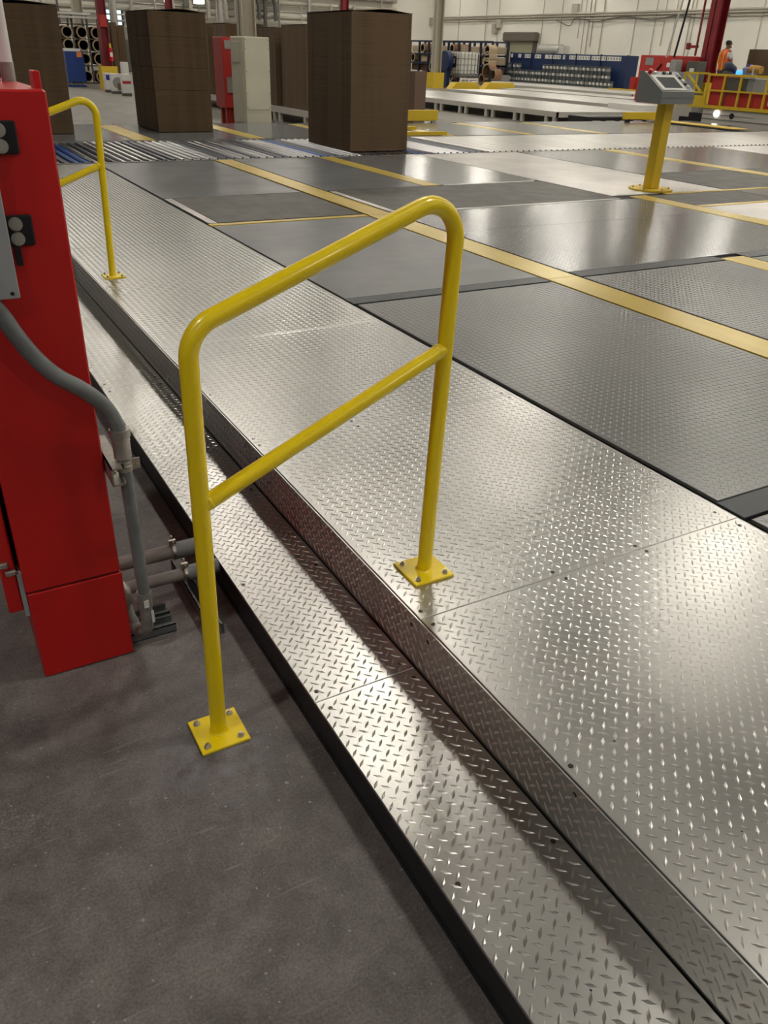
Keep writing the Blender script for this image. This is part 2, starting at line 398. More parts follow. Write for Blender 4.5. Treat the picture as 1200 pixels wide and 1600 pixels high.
# ------------------------------------------------------------------ grey conveyor deck
deck = thing('conveyor_deck', 'wide factory deck of grey floor plates with yellow stripes right of the bright walkway', 'deck', (XG, 0, 0))
MB().box(XG, 19.5, -2.3, 11.56, 0, ZD-.02).build('deck_core', black, deck)
MB().box(1.6, 19.5, 14.26, 17.4, 0, ZD-.02).build('deck_core', black, deck)
G = .006; Z2 = ZD-.004
def P(name, x0, x1, y0, y1, mt, **k): return plate(name, deck, x0, x1, y0, y1, k.pop('z', Z2), mt, th=.014, **k)
P('edge_channel', XG+.004, XG+.018, -2, 7.0, galv, z=Z2-.006)
# lane A
XA0, XA1 = 2.285, 3.80
P('tread_floor_plate', XA0, XA1, -1.2, 1.44, graytread, lug=True)
P('cross_bar', XA0-.02, XA1, 1.455, 1.575, slate, z=Z2+.002)
P('tread_floor_plate', XA0, XA1, 1.585, 4.33, graytread, lug=True)
P('cross_bar', XA0-.02, XA1, 4.35, 4.42, slate, z=Z2+.002); P('cross_bar', XA0-.02, XA1, 4.424, 4.48, slate)
P('smooth_floor_plate', XA0-.01, XA1, 4.485, 7.0, graymatte)
P('yellow_strip', XA0-.02, XA1, 7.02, 7.10, yplate, z=Z2+.003)
P('dark_floor_plate', XA0+.09, XA1, 7.15, 8.54, rubber)
P('silver_rail', XA0, XA0+.075, 7.13, 8.5, silver_pale, z=Z2+.004)
P('smooth_floor_plate', XA0, XA1, 8.56, 11.45, graymatte)
# painted guide stripe 1
P('yellow_stripe', 3.815, 4.075, -1.2, 4.4, yplate, z=Z2+.003)
P('yellow_stripe', 3.815, 4.075, 4.405, 7.05, yplate, z=Z2+.003)
P('yellow_stripe', 3.83, 4.075, 7.055, 11.5, yplate, z=Z2+.003)
# lane B
P('tread_floor_plate', 4.105, 5.60, -1.2, 4.36, graytread, lug=True)
P('yellow_stripe', 5.605, 5.86, -1.2, 4.43, yplate, z=Z2+.002)
P('tread_floor_plate', 5.885, 7.28, -1.2, 4.36, graytread, lug=True)
P('cross_bar', 4.105, 5.6, 4.38, 4.52, slate, z=Z2+.001); P('cross_bar', 5.88, 7.29, 4.38, 4.52, slate, z=Z2+.001)
P('tread_floor_plate', 4.105, 7.285, 4.53, 6.08, graypol, lug=dict(hgt=.001))
P('tread_floor_plate', 4.105, 7.285, 6.09, 7.06, graypol, lug=dict(hgt=.001))
P('pale_strip', 4.2, 7.05, 7.075, 7.12, silver_pale, z=Z2+.003)
P('dark_floor_plate', 4.2, 7.10, 7.14, 8.56, rubber)
P('silver_rail', 4.105, 4.18, 7.13, 8.5, silver_pale, z=Z2+.004)
P('smooth_floor_plate', 4.105, 5.37, 8.58, 11.52, graymatte)
P('yellow_stripe', 5.385, 5.61, 8.60, 11.52, yplate, z=Z2+.003)
P('pale_strip', 5.66, 7.0, 8.565, 8.60, silver_pale, z=Z2+.003)
P('smooth_floor_plate', 5.625, 7.11, 8.61, 11.52, graysmooth)
# stripe 3 and what lies right of it
P('yellow_stripe', 7.30, 7.55, -1.2, 7.2, yplate, z=Z2+.003)
P('pale_tread_plate', 7.13, 8.965, 7.3, 11.52, silver_pale, lug=True)
P('dark_floor_plate', 7.58, 9.03, 6.47, 7.18, rubber)
P('yellow_strip', 7.9, 12.6, 7.2, 7.27, yplate, z=Z2+.003)
P('yellow_strip', 7.57, 10.8, 6.38, 6.46, yplate, z=Z2+.003)
P('pale_tread_plate', 7.58, 9.6, 3.2, 6.36, silver_pale, lug=True)
P('smooth_floor_plate', 9.06, 10.8, 6.47, 7.18, graysmooth)
P('smooth_floor_plate', 9.62, 12.6, 3.2, 6.36, graysmooth)
P('dark_floor_plate', 9.0, 10.79, 7.3, 8.78, rubber)
P('smooth_floor_plate', 9.0, 10.79, 8.79, 11.52, graysmooth)
P('yellow_stripe', 10.81, 11.1, 7.3, 11.52, yplate, z=Z2+.003)
P('dark_floor_plate', 11.13, 13.6, 7.3, 8.78, rubber)
P('smooth_floor_plate', 11.13, 13.6, 8.79, 11.52, graysmooth)
P('pale_tread_plate', 13.62, 19.4, 7.3, 11.52, silver_pale)
P('smooth_floor_plate', 12.62, 19.4, 3.2, 7.18, graysmooth)
# beyond the rollers
for x0, x1 in ((1.62, 3.44), (3.81, 5.41), (5.71, 7.3), (7.58, 9.34), (9.62, 11.33), (11.6, 13.3), (13.55, 15.3), (15.33, 17.55), (18.15, 19.4)):
    P('smooth_floor_plate', x0, x1, 14.3, 17.38, graysmooth)
for x0, x1 in ((3.455, 3.795), (5.425, 5.695), (7.315, 7.565), (9.355, 9.605), (11.345, 11.585), (13.315, 13.535)):
    P('yellow_stripe', x0, x1, 14.3, 17.1, yplate, z=Z2+.003)
P('yellow_stripe', 17.58, 18.1, 14.4, 17.35, ydark, z=Z2+.05)

# roller conveyor sunk in the deck
conv = thing('roller_conveyor', 'bright roller conveyor band crossing the deck under the cardboard stacks', 'conveyor', (1.2, 11.6, 0))
MB().box(1.25, 19.5, 11.57, 14.25, 0, ZD-.08).build('bed', black, conv)
MB().box(1.25, 19.5, 11.57, 11.605, ZD-.08, ZD-.006).build('side_rail', steelgray, conv); MB().box(1.25, 19.5, 14.215, 14.25, ZD-.08, ZD-.006).build('side_rail', steelgray, conv)
rm = []
for mt in (roller_s, roller_d, roller_b):
    me = MB().cyl((0, 0, 0), (0, 2.58, 0), .036, 12).cyl((0, -.012, 0), (0, 2.592, 0), .012, 6).mesh('roller'); me.materials.append(mt); me['local'] = 1; rm.append(me)
x = 1.36; k = 0
while x < 8.45:
    me = rm[2] if k in (6, 7, 36, 50) else rm[1] if (k % 7 in (2, 3) or k % 11 == 5) else rm[0]
    o = link('roller', me, conv); o.location = (x-1.2, .02, ZD-.042); x += .118; k += 1
me = MB().box(-.12, .12, 0, 2.56, -.02, 0, b=.004).mesh('slat'); me.materials.append(convtop); me['local'] = 1
while x+.14 < 19.4:
    o = link('slat', me, conv); o.location = (x+.10-1.2, .03, ZD-.004); x += .262
lk = MB()
for i in range(150): lk.cyl((1.4+i*.12, 11.62, ZD-.004), (1.4+i*.12, 11.64, ZD-.004), .012, 6)
tag(lk.build('chain_links', blackpl, conv), kind='stuff')

# ------------------------------------------------------------------ handrails
def arc_path(pts, radii, n=10):
    """polyline (s,z) with rounded corners"""
    out = [pts[0]]
    for i in range(1, len(pts)-1):
        p, a, b = np.array(pts[i]), np.array(pts[i-1]), np.array(pts[i+1]); r = radii[i-1]
        u = (a-p)/np.linalg.norm(a-p); v = (b-p)/np.linalg.norm(b-p); ang = math.acos(np.dot(u, v)); t = r/math.tan(ang/2)
        c = p+(u+v)/np.linalg.norm(u+v)*r/math.sin(ang/2); A = p+u*t; B = p+v*t
        a0 = math.atan2(*(A-c)[::-1]); a1 = math.atan2(*(B-c)[::-1]); d = (a1-a0+PI) % (2*PI)-PI
        out += [tuple(c+r*np.array([math.cos(a0+d*k/n), math.sin(a0+d*k/n)])) for k in range(n+1)]
    return out+[pts[-1]]
def handrail(b0, b1, label):
    b0 = Vector(b0); b1 = Vector(b1); t = thing('handrail', label, 'handrail', b0, 'yellow stair handrails')
    d = (b1-b0); d.z = 0; L = d.length; d.normalize(); r = .0209
    W = lambda s, z: b0 + d*s + Vector((0, 0, z-b0.z))
    prof = arc_path([(0.0, .008), (.010, 1.098), (.716, 1.355-.02), (.6845, .278)], [.085, .085])
    MB().tube([W(s, z) for s, z in prof], r, 24).build('bent_tube', yrail, t)
    m0, m1 = W(.006, .693), W(.701, .948)
    mid = MB().tube([m0, m0.lerp(m1, .02), m0.lerp(m1, .98), m1], [r*.95, r*.95, r*.95, r*.95], 24)
    u = (m1-m0).normalized()
    mid.build('middle_rail', yrail, t)
    for p, up in ((m0+u*.021, u), (m1-u*.021, -u)):
        MB().cyl(p, p+up*.006, r*1.06, 24, r*.96, caps=False).build('weld', yrail, t)
    hw = .0655
    for c, zb in ((b0, 0.), (W(L, ZD), ZD)):
        pl = MB().box(c.x-hw, c.x+hw, c.y-hw, c.y+hw, zb, zb+.0085, b=.0015).build('base_plate', yrail, t)
        MB().cyl((c.x, c.y, zb+.008), (c.x, c.y, zb+.014), r*1.25, 24, r*1.02, caps=False).build('weld', yrail, pl)
        for i in (-1, 1):
            for j in (-1, 1):
                x, y = c.x+i*.046, c.y+j*.046
                MB().cyl((x, y, zb+.0085), (x, y, zb+.0105), .0098, 16).cyl((x, y, zb+.0105), (x, y, zb+.017), .0072, 6, smooth=False).cyl((x, y, zb+.017), (x, y, zb+.021), .004, 8).build('bolt', bolt, pl)
    return t
handrail((.4345, 1.583, 0), (1.112, 1.664, ZD), 'yellow tube handrail in the foreground, bolted to the concrete and the walkway')
handrail((.42, 5.46, 0), (1.105, 5.537, ZD), 'yellow tube handrail farther back, half hidden behind the red cabinet')
# pale blue-grey drilling dust round the front foot
# ------------------------------------------------------------------ red control cabinet in the foreground
cx0, cx1, cy0, cy1 = .062, .314, 2.015, 2.66
cab = thing('red_control_cabinet', 'tall glossy red control cabinet standing on the concrete at the left edge', 'cabinet', (.19, 2.3, 0))
MB().box(cx0, cx1, cy0, cy1, .296, 1.511, b=.004).build('cabinet_body', redp, cab)
MB().box(cx0+.002, cx1+.003, cy0, cy1, .002, .291, b=.003).build('plinth', redp, cab)
MB().box(cx0+.006, cx1-.004, cy0+.006, cy1-.006, .288, .298).build('seam', darkred, cab)
dr = MB().box(.012, .05, 2.03, 2.62, .235, 1.45, b=.004).build('door', redp, cab)
MB().box(.012, .036, 2.018, 2.032, .385, .402, b=.003).box(.024, .05, 2.012, 2.03, .362, .378, b=.003).build('latch', bolt, dr)
MB().box(.05, .0615, 2.022, 2.6, .22, .36).build('hinge_strip', ltgray, cab)
MB().box(.300, .314, 2.06, 2.12, 1.509, 1.545, b=.002).build('lifting_lug', redp, cab)
for z0, z1 in ((1.389, 1.454), (1.202, 1.267)):
    zc = (z0+z1)/2
    bp_ = MB().box(.165, .241, 2.003, 2.0148, z0, z1, b=.003).build('switch_plate', blackpl, cab)
    for dz in (.0155, -.0155):
        MB().cyl((.205, 2.003, zc+dz), (.205, 1.994, zc+dz), .0142, 20).cyl((.205, 1.994, zc+dz), (.205, 1.991, zc+dz), .0095, 20).build('knob', knobm, bp_)
MB().box(.195, .207, 2.002, 2.0148, 1.160, 1.206).build('hasp', blackpl, cab)
sl = thing('signal_pole', 'white tubular pole rising from the top of the red foreground cabinet', 'pole', (.293, 2.41, 1.511))
MB().cyl((.293, 2.41, 1.5112), (.293, 2.41, 1.553), .0165, 20).build('collar', galv, sl)
MB().cyl((.293, 2.41, 1.553), (.293, 2.41, 2.35), .0155, 20).build('tube', whitepl, sl)
gb = thing('grey_switch_box', 'light grey metal switch box mounted on the red cabinet side, cut by the frame', 'box', (.03, 1.96, 1.11))
MB().box(-.12, .178, 1.925, 2.0145, 1.112, 1.43, b=.003).build('box_body', ltgray, gb)
MB().box(-.122, .180, 1.917, 1.924, 1.110, 1.432, b=.002).build('cover', ltgray, gb)
MB().cyl((.165, 1.917, 1.122), (.165, 1.914, 1.122), .004, 8).build('screw', blackpl, gb)
MB().cyl((.10, 1.917, 1.20), (.10, 1.905, 1.20), .022, 20).build('dial', knobm, gb)

# flexible conduit, connector, clamp, elbow
cd = thing('grey_conduit', 'thick grey conduit bending past the red cabinet and down to the floor', 'conduit', (.36, 1.99, 0))
cy = 1.965
pts = [(.075, cy, 1.10+.09), (.110, cy, 1.115), (.137, cy, 1.067), (.165, cy, 1.005), (.198, cy, .948), (.235, cy, .905), (.275, cy, .873), (.31, cy+.004, .838), (.337, cy+.01, .80), (.352, cy+.015, .76), (.358, cy+.016, .735)]
def smooth(ps, n=6):
    ps = [Vector(p) for p in ps]; out = []
    for i in range(len(ps)-1):
        a, b, c, d = ps[max(i-1, 0)], ps[i], ps[i+1], ps[min(i+2, len(ps)-1)]
        for k in range(n):
            t = k/n; out.append(.5*((2*b)+(c-a)*t+(2*a-5*b+4*c-d)*t*t+(3*b-a-3*c+d)*t**3))
    return out+[ps[-1]]
px_, py_ = .359, 1.981
MB().tube(smooth(pts), .0195, 20).build('flexible_hose', pvc, cd)
MB().cyl((px_, py_, .742), (px_, py_, .722), .0265, 24).cyl((px_, py_, .722), (px_, py_, .662), .0225, 24).cyl((px_, py_, .715), (px_, py_, .709), .0238, 24).build('connector', galv, cd)
MB().tube([(px_, py_, .662), (px_+.004, py_+.01, .45), (px_+.009, py_+.022, .215)], .0172, 20).build('pipe', pvc, cd)
c1 = Vector((px_+.009, py_+.024, .215))
MB().cyl(c1, c1+Vector((0, .002, -.052)), .0212, 20, caps=True).build('coupling', pvcd, cd)
MB().tube(smooth([c1+Vector((0, .002, -.05)), c1+Vector((0, .004, -.10)), c1+Vector((-.003, .012, -.138)), c1+Vector((-.018, .035, -.158)), c1+Vector((-.045, .07, -.158))]), .0185, 18).build('elbow', pvcd, cd)
MB().box(c1.x-.008, c1.x+.006, c1.y-.024, c1.y-.0205, .172, .196).build('paper_label', paper, cd)
MB().box(c1.x+.010, c1.x+.018, c1.y-.017, c1.y-.012, .11, .15).build('paper_label', paper, cd)
cl = thing('conduit_clamp', 'galvanised strut and clamp holding the grey conduit to the red cabinet', 'clamp', (.34, 2.0, .64))
MB().box(.3165, .350, 1.935, 2.16, .604, .608).box(.3165, .350, 1.935, 2.16, .650, .654).box(.3165, .3205, 1.935, 2.16, .604, .654).box(.346, .350, 1.935, 1.958, .604, .616).box(.346, .350, 1.935, 1.958, .642, .654).build('strut_channel', galv, cl)
MB().tube([(px_+.02*math.cos(a), py_+.02*math.sin(a), .640) for a in [2*PI*i/20 for i in range(21)]], .003, 6).build('strap', galv, cl)
MB().cyl((px_, py_, .625), (px_, py_, .655), .0215, 24).box(px_+.017, px_+.040, py_-.008, py_-.004, .626, .656).build('clamp_band', galv, cl)
MB().cyl((px_+.032, py_-.010, .641), (px_+.032, py_+.004, .641), .004, 6).cyl((.329, 1.964, .628), (.329, 1.975, .628), .005, 6).build('bolt', bolt, cl)

# two pipes running under the step and the strut on the floor
for k, (y, z, r, nm) in enumerate(((2.37, .095, .0245, 'upper, thicker'), (2.235, .085, .0205, 'nearer, thinner'))):
    t = thing('floor_pipe', '%s of the two dusty grey pipes running from the red cabinet to the step' % nm, 'pipe', (.5, y, 0), 'pipes between red cabinet and step')
    MB().cyl((.20, y, z), (.575, y, z), r, 20).build('pipe', pvcd, t)
    MB().cyl((.555, y, z), (.662, y, z), r+.005, 20).build('coupling', pvc, t)
    cp = MB().cyl((.545, y, z), (.556, y, z), r+.007, 18); cp.box(.54, .562, y-.006, y+.006, z+r+.002, z+r+.02); cp.cyl((.551, y-.016, z+r+.014), (.551, y+.016, z+r+.014), .004, 6).cyl((.551, y+.01, z+r+.005), (.553, y+.012, z+r+.03), .003, 6)
    cp.build('pipe_clamp', bolt, t)
def strut(x0, x1, y0, y1, along, label, zz=.041):
    t = thing('strut_channel', label, 'strut', ((x0+x1)/2, (y0+y1)/2, 0), 'floor strut channels')
    if along == 'x': MB().box(x0, x1, y0, y0+.003, 0, zz).box(x0, x1, y1-.003, y1, 0, zz).box(x0, x1, y0, y1, 0, .003).box(x0, x1, y0, y0+.010, zz-.003, zz).box(x0, x1, y1-.010, y1, zz-.003, zz).build('channel', strutm, t)
    else: MB().box(x0, x0+.003, y0, y1, 0, zz).box(x1-.003, x1, y0, y1, 0, zz).box(x0, x1, y0, y1, 0, .003).box(x0, x0+.010, y0, y1, zz-.003, zz).box(x1-.010, x1, y0, y1, zz-.003, zz).build('channel', strutm, t)
strut(.30, .462, 2.06, 2.118, 'x', 'short grey strut channel on the floor right of the red cabinet foot, nearer one', .03)
strut(.32, .462, 2.128, 2.185, 'x', 'short grey strut channel on the floor behind the nearer one', .03)
strut(.545, .59, 1.98, 2.40, 'y', 'long grey strut channel on the floor beside the step, under the pipes')
fit = MB().tube([(.318, 2.10, .205), (.324, 2.085, .185), (.330, 2.085, .14), (.328, 2.09, .125)], [.012, .020, .020, .010], 16).build('junction_fitting', galv, cd)
MB().tube([(.330, 2.10, .12), (.333, 2.08, .085), (.340, 2.07, .06)], [.014, .016, .017], 12).build('neck', pvcd, fit)

# small dark chips on the plates are worn spots: tiny pits
pits = (MB(), MB())
for i in range(70):
    x, y = rng.uniform(.70, 2.2), rng.uniform(.3, 5)
    if .96 < x < 1.0: continue
    z = (ZL if x < XR else ZD)+.0002; r = rng.uniform(.0015, .0035); n = 6
    vs = [(x+r*rng.uniform(.6, 1.3)*math.cos(2*PI*k/n), y+r*rng.uniform(.6, 1.3)*math.sin(2*PI*k/n), z) for k in range(n)]
    pits[x > XR].add(vs+[(v[0], v[1], z+.0002) for v in vs], [tuple(range(n-1, -1, -1)), tuple(range(n, 2*n))])
tag(pits[0].build('dirt_specks', blackpl, step), kind='stuff'); tag(pits[1].build('dirt_specks', blackpl, walk), kind='stuff')

# ------------------------------------------------------------------ operator console on yellow post
cs = thing('operator_console', 'grey slanted operator console on a yellow square post standing on the deck', 'console', (7.96, 7.52, ZD))
X, Y = 7.96, 7.53
bpl = MB().cyl((X, Y, ZD), (X, Y, ZD+.018), .26, 40).build('base_plate', ydark, cs); bpl['label'] = 'round yellow base plate'
for a in range(6):
    bx, by = X+.21*math.cos(a*PI/3+.4), Y+.21*math.sin(a*PI/3+.4); MB().cyl((bx, by, ZD+.018), (bx, by, ZD+.034), .012, 6, smooth=False).build('bolt', bolt, bpl)
MB().box(X-.068, X+.068, Y-.068, Y+.068, ZD+.018, 1.21, b=.006).build('post', ydark, cs)
x0, x1 = 7.62, 8.13; yf, yb = 7.29, 7.68
hs = MB().prism([(yf, 1.21), (yb, 1.21), (yb, 1.525), (yb-.07, 1.525), (yf, 1.335)], 'x', x0, x1).build('housing', consg, cs)
MB().box(x0-.004, x1+.004, yf-.006, yf+.01, 1.272, 1.282).build('lip', consg, hs)
sl_ = (1.525-1.335)/(yb-.07-yf)
def slope(u0, u1, v0, v1, h, nm, mt, parent):
    L_ = yb-.07-yf; nrm = Vector((0, -sl_, 1)).normalized()
    vs = []
    for hh in (0, h):
        for a, b in ((u0, v0), (u1, v0), (u1, v1), (u0, v1)):
            vs.append(Vector((x0+(x1-x0)*a, yf+L_*b, 1.335+sl_*L_*b))+nrm*hh)
    return MB().add(vs, [(3,2,1,0),(4,5,6,7),(0,1,5,4),(1,2,6,5),(2,3,7,6),(3,0,4,7)]).build(nm, mt, parent)
slope(.05, .80, .06, .80, .006, 'panel_frame', ltpanel, cs)
slope(.16, .70, .16, .68, .009, 'screen', screen, cs)
for k, (a, b) in enumerate(((.25, .90), (.52, .90), (.62, .90), (.72, .90), (.89, .82), (.89, .66), (.89, .50), (.89, .36), (.89, .22))):
    slope(a-.03, a+.03, b-.03, b+.03, .02, 'button', blackpl if k % 2 else whitepl, cs)
bz_ = Vector((x0+.05, yb-.10, 1.51)); MB().cyl(bz_, bz_+Vector((0, -.02, .035)), .024, 16).build('emergency_button', scarlet, cs)

# black cable hanging from the ceiling above the far cabinet
p = at_x(1053, 90, 24.); q = at_x(1078, 0, 24.)
dd = (q-p); top_ = p + dd*((CEIL-.1-p.z)/dd.z) if dd.z > 0 else p
tag(MB().tube([p, q, Vector((q.x, q.y+dd.y*.3, 5.2)), Vector((q.x, q.y, CEIL-.05))], .035, 8).build('hanging_cable', blackpl), 'black cable dropping from the roof to the far red electrical cabinet', 'cable')
tag(MB().tube([p+Vector((0, .35, 0)), q+Vector((0, .3, 0)), Vector((q.x, q.y+.3, CEIL-.05))], .03, 8).build('hanging_conduit', whitesteel), 'pale conduit dropping beside the black cable behind the console', 'conduit')

# ------------------------------------------------------------------ cardboard stacks
def stack(x0, x1, y0, y1, z0, z1, label, cuts=(), group='tall brown cardboard stacks', curl=True, lean=0.):
    t = thing('cardboard_stack', label, 'cardboard stack', ((x0+x1)/2, (y0+y1)/2, z0), group)
    zs = [z0+.0005]+[z0+(z1-z0)*c for c in cuts]+[z1]
    for i in range(len(zs)-1):
        dx, dy = random.uniform(-.008, .008), random.uniform(-.008, .008)
        MB().box(x0+dx, x1+dx, y0+dy, y1+dy, zs[i]+.0015, zs[i+1]-.0015, b=.003).build('sheet_bundle', cardb, t)
    if curl:
        n = 10; vs = []
        for j in (0, 1):
            for i in range(n+1):
                s = i/n; x = x0-.01+(x1-x0+.02)*s
                z = z1+.004+.05*math.sin(PI*s)**2*(.4+.6*s)
                for y in (y0-.01, y1+.01): vs.append((x, y, z+j*.006))
        fs = [(2*i, 2*i+1, 2*i+3, 2*i+2) for i in range(n)]
        m_ = 2*(n+1); fs += [tuple(m_+k for k in f[::-1]) for f in fs[:n]]
        fs += [(2*i, 2*i+2, m_+2*i+2, m_+2*i) for i in range(n)] + [(2*i+1, 2*i+3, m_+2*i+3, m_+2*i+1) for i in range(n)]
        MB().add(vs, fs).build('top_sheet', cardtop, t)
    return t
stack(1.55, 2.76, 15.46, 17.0, ZD, 2.09, 'brown cardboard stack at the left, behind the red foreground cabinet')
stack(4.21, 5.20, 15.6, 17.05, ZD, 2.10, 'brown cardboard stack on the deck left of the cream cabinet', (.36, .55, .8))
stack(6.20, 7.21, 12.08, 13.62, ZD-.002, 2.12, 'largest brown cardboard stack, standing on the rollers in the centre')

# conveyor 1 behind with stacks on it
def low_conveyor(x0, x1, y0, y1, zt, label, legs, n=3):
    t = thing('low_conveyor', label, 'conveyor', (x0, y0, 0), 'low steel conveyors')
    MB().box(x0, x0+.05, y0, y1, zt-.14, zt-.01).box(x1-.05, x1, y0, y1, zt-.14, zt-.01).box(x0, x1, y0, y0+.05, zt-.14, zt-.01).build('frame', whitesteel, t)
    k = max(1, int((x1-x0)/.8)); w_ = (x1-x0-.02)/k
    for i in range(k): MB().box(x0+.012+i*w_, x0+(i+1)*w_-.012, y0+.02, y1, zt-.03, zt, b=.004).build('belt', convtop, t)
    me = MB().box(-.04, .04, -.06, .06, 0, zt-.14).mesh('leg'); me.materials.append(whitesteel); me['local'] = 1
    for i in range(legs):
        yy = y0+.15+(y1-y0-.4)*(i//2)/max(1, (legs-1)//2)+(.0 if i % 2 else .35)
        o = link('leg', me, t); o.location = (.05, yy-y0, 0)
    return t
low_conveyor(8.85, 10.6, 19.2, 31, .35, 'low pale steel conveyor carrying cardboard stacks behind the cream cabinet', 14)
stack(8.95, 10.2, 19.72, 21.2, .35, 2.12, 'dark brown cardboard stack on the low conveyor, just left of the largest stack', curl=True)
stack(8.93, 10.2, 21.55, 22.75, .35, 2.08, 'brown cardboard stack on the low conveyor, just right of the beige column', curl=True)
stack(8.95, 10.1, 25.2, 26.2, .35, 2.2, 'brown cardboard stack on the low conveyor seen above the red and cream cabinets', curl=True)
stack(8.95, 10.0, 26.8, 28.6, .35, 2.2, 'brown cardboard stack on the low conveyor at the right edge of the middle stack', curl=True)

# cream cabinet with red machine behind
cc = thing('cream_cabinet', 'cream sheet metal cabinet with rivets, standing behind the deck by the beige column', 'cabinet', (6.9, 17.9, 0))
ck = at_y(386, 192, 17.62).x; cyb = at_x(366, 188, ck).y
MB().box(ck, 7.17, 17.62, cyb, 0, 1.81, b=.01).build('cabinet_body', cream, cc)
MB().box(ck-.012, ck, 17.66, cyb-.04, .25, 1.79, b=.003).build('side_panel', cream, cc)
MB().box(ck-.02, ck-.011, 17.85, cyb-.1, 1.35, 1.72, b=.002).build('access_cover', cream, cc)
MB().box(ck+.012, 7.158, 17.605, 17.62, .50, 1.79, b=.003).build('front_panel', cream, cc)
for z in (.55, .8, 1.2, 1.6, 1.76):
    for x in (ck+.035, 7.135): MB().cyl((x, 17.606, z), (x, 17.597, z), .012, 8).build('rivet', steelgray, cc)
a = at_y(346, 57, 18.9); rx0, rx1 = a.x, at_y(362, 57, 18.9).x
rm_ = thing('red_machine_cabinet', 'small red machine cabinet on legs, left of the cream cabinet', 'cabinet', (rx0, 19.2, 0))
MB().box(rx0, rx1+.3, 18.9, 19.5, .45, 1.80, b=.01).build('cabinet_body', redfar, rm_)
MB().box(rx0+.06, rx0+.16, 19.0, 19.1, 0, .45).box(rx1+.1, rx1+.2, 19.0, 19.1, 0, .45).box(rx0+.06, rx1+.2, 19.3, 19.4, 0, .45).build('leg', redfar, rm_)
MB().box(rx0+.06, rx0+.20, 18.885, 18.9, .75, 1.05).build('meter_window', steelgray, rm_)
MB().box(rx0+.05, rx0+.18, 18.885, 18.9, 1.58, 1.74).build('name_plate', steelgray, rm_)

# ------------------------------------------------------------------ columns
def column(x, y, wd, mt, label, base=None, bh=.9, bw=.62, group='building columns'):
    t = thing('steel_column', label, 'column', (x, y, 0), group)
    h = wd/2
    z0 = 0 if not base else 0
    MB().box(x-h, x-h+.03, y-h, y+h, z0, CEIL).box(x+h-.03, x+h, y-h, y+h, z0, CEIL).box(x-h, x+h, y-.02, y+.02, z0, CEIL).build('shaft', mt, t)
    if base: MB().box(x-bw/2, x+bw/2, y-bw/2, y-bw/2+.03, 0, bh).box(x-bw/2, x+bw/2, y+bw/2-.03, y+bw/2, 0, bh).box(x-bw/2, x-bw/2+.03, y-bw/2+.03, y+bw/2-.03, 0, bh).box(x+bw/2-.03, x+bw/2, y-bw/2+.03, y+bw/2-.03, 0, bh).box(x-bw/2+.03, x+bw/2-.03, y-bw/2+.03, y+bw/2-.03, bh-.03, bh-.005).build('guard', ydark, t)
    return t
column(7.72, 20.3, .34, beige, 'beige steel column behind the cream cabinet')
column(8.25, 37.2, .32, redcol, 'dark red column with yellow guard between the two left cardboard stacks', True, .82, .62)
MB_ = thing('fire_extinguisher', 'small red fire extinguisher hung on the left dark red column', 'extinguisher', (8.3, 36.95, 1.0))
MB().cyl((8.38, 36.95, 1.0), (8.38, 36.95, 1.45), .08, 12).build('cylinder', scarlet, MB_)
MB().cyl((8.38, 36.95, 1.45), (8.38, 36.95, 1.6), .04, 8).build('valve', hivis, MB_); MB().box(8.33, 8.43, 36.86, 36.87, 1.15, 1.3).build('tag', paper, MB_)
tag(MB().box(8.12, 8.38, 37.02, 37.035, 2.15, 2.55).build('column_sign', redfar), 'pale red sign fixed to the left dark red column', 'sign')
column(10.3, 52, .5, beige, 'pale round-looking column far back at the upper left')
column(27.7, 43.6, .42, beige, 'beige column with yellow guard left of the white tank', True, .78, .7)
column(27.3, 24.1, .46, redcol, 'dark red column with yellow guard behind the yellow railing at the right', True, 1.05, .75)
column(17.6, 60, .4, redcol, 'dark red column far back above the middle cardboard stack')
column(30.2, 60, .45, redcol, 'dark red column far back above the largest cardboard stack')
pp = at_x(1086, 88, 26.6)
tag(MB().tube([(27.0, 24.55, 1.9), (27.0, 24.55, CEIL-.1)], .04, 8).bar((27.0, 24.5, 2.2), (27.0, 24.95, 2.2), .09).bar((27.0, 24.95, 2.1), (27.0, 24.95, 2.32), .12).build('sprinkler_pipe', redcol), 'thin dark red pipe with a valve running up the right red column', 'pipe')

# ------------------------------------------------------------------ left background: blue cabinet, rolls, boxes
y = 38.6
bl = at_y(101, 80, y); br = at_y(128, 82, y)
bc = thing('blue_tool_cabinet', 'blue cabinet on casters with papers on top, left of the yellow column guard', 'cabinet', (bl.x, y, 0))
MB().box(bl.x, br.x+.05, y, y+.6, .18, 1.28, b=.01).build('cabinet_body', bluebright, bc)
MB().box(br.x-.22, br.x-.02, y-.015, y, 1.08, 1.26).build('orange_sticker', mat('orange_sticker', (.7, .22, .03), .6), bc)
for xx in (bl.x+.1, br.x-.08):
    MB().cyl((xx, y+.1, .09), (xx+.04, y+.1, .09), .09, 12).box(xx, xx+.04, y+.06, y+.14, .09, .18).build('caster', steelgray, bc)
MB().box(bl.x-.05, br.x+.02, y, y+.5, .02, .08).build('bottom_rail', bluebright, bc)
tag(MB().box(bl.x, bl.x+.62, y+.05, y+.5, 1.281, 1.38).build('paper_stack', paper), 'white papers lying on the blue cabinet', 'papers')
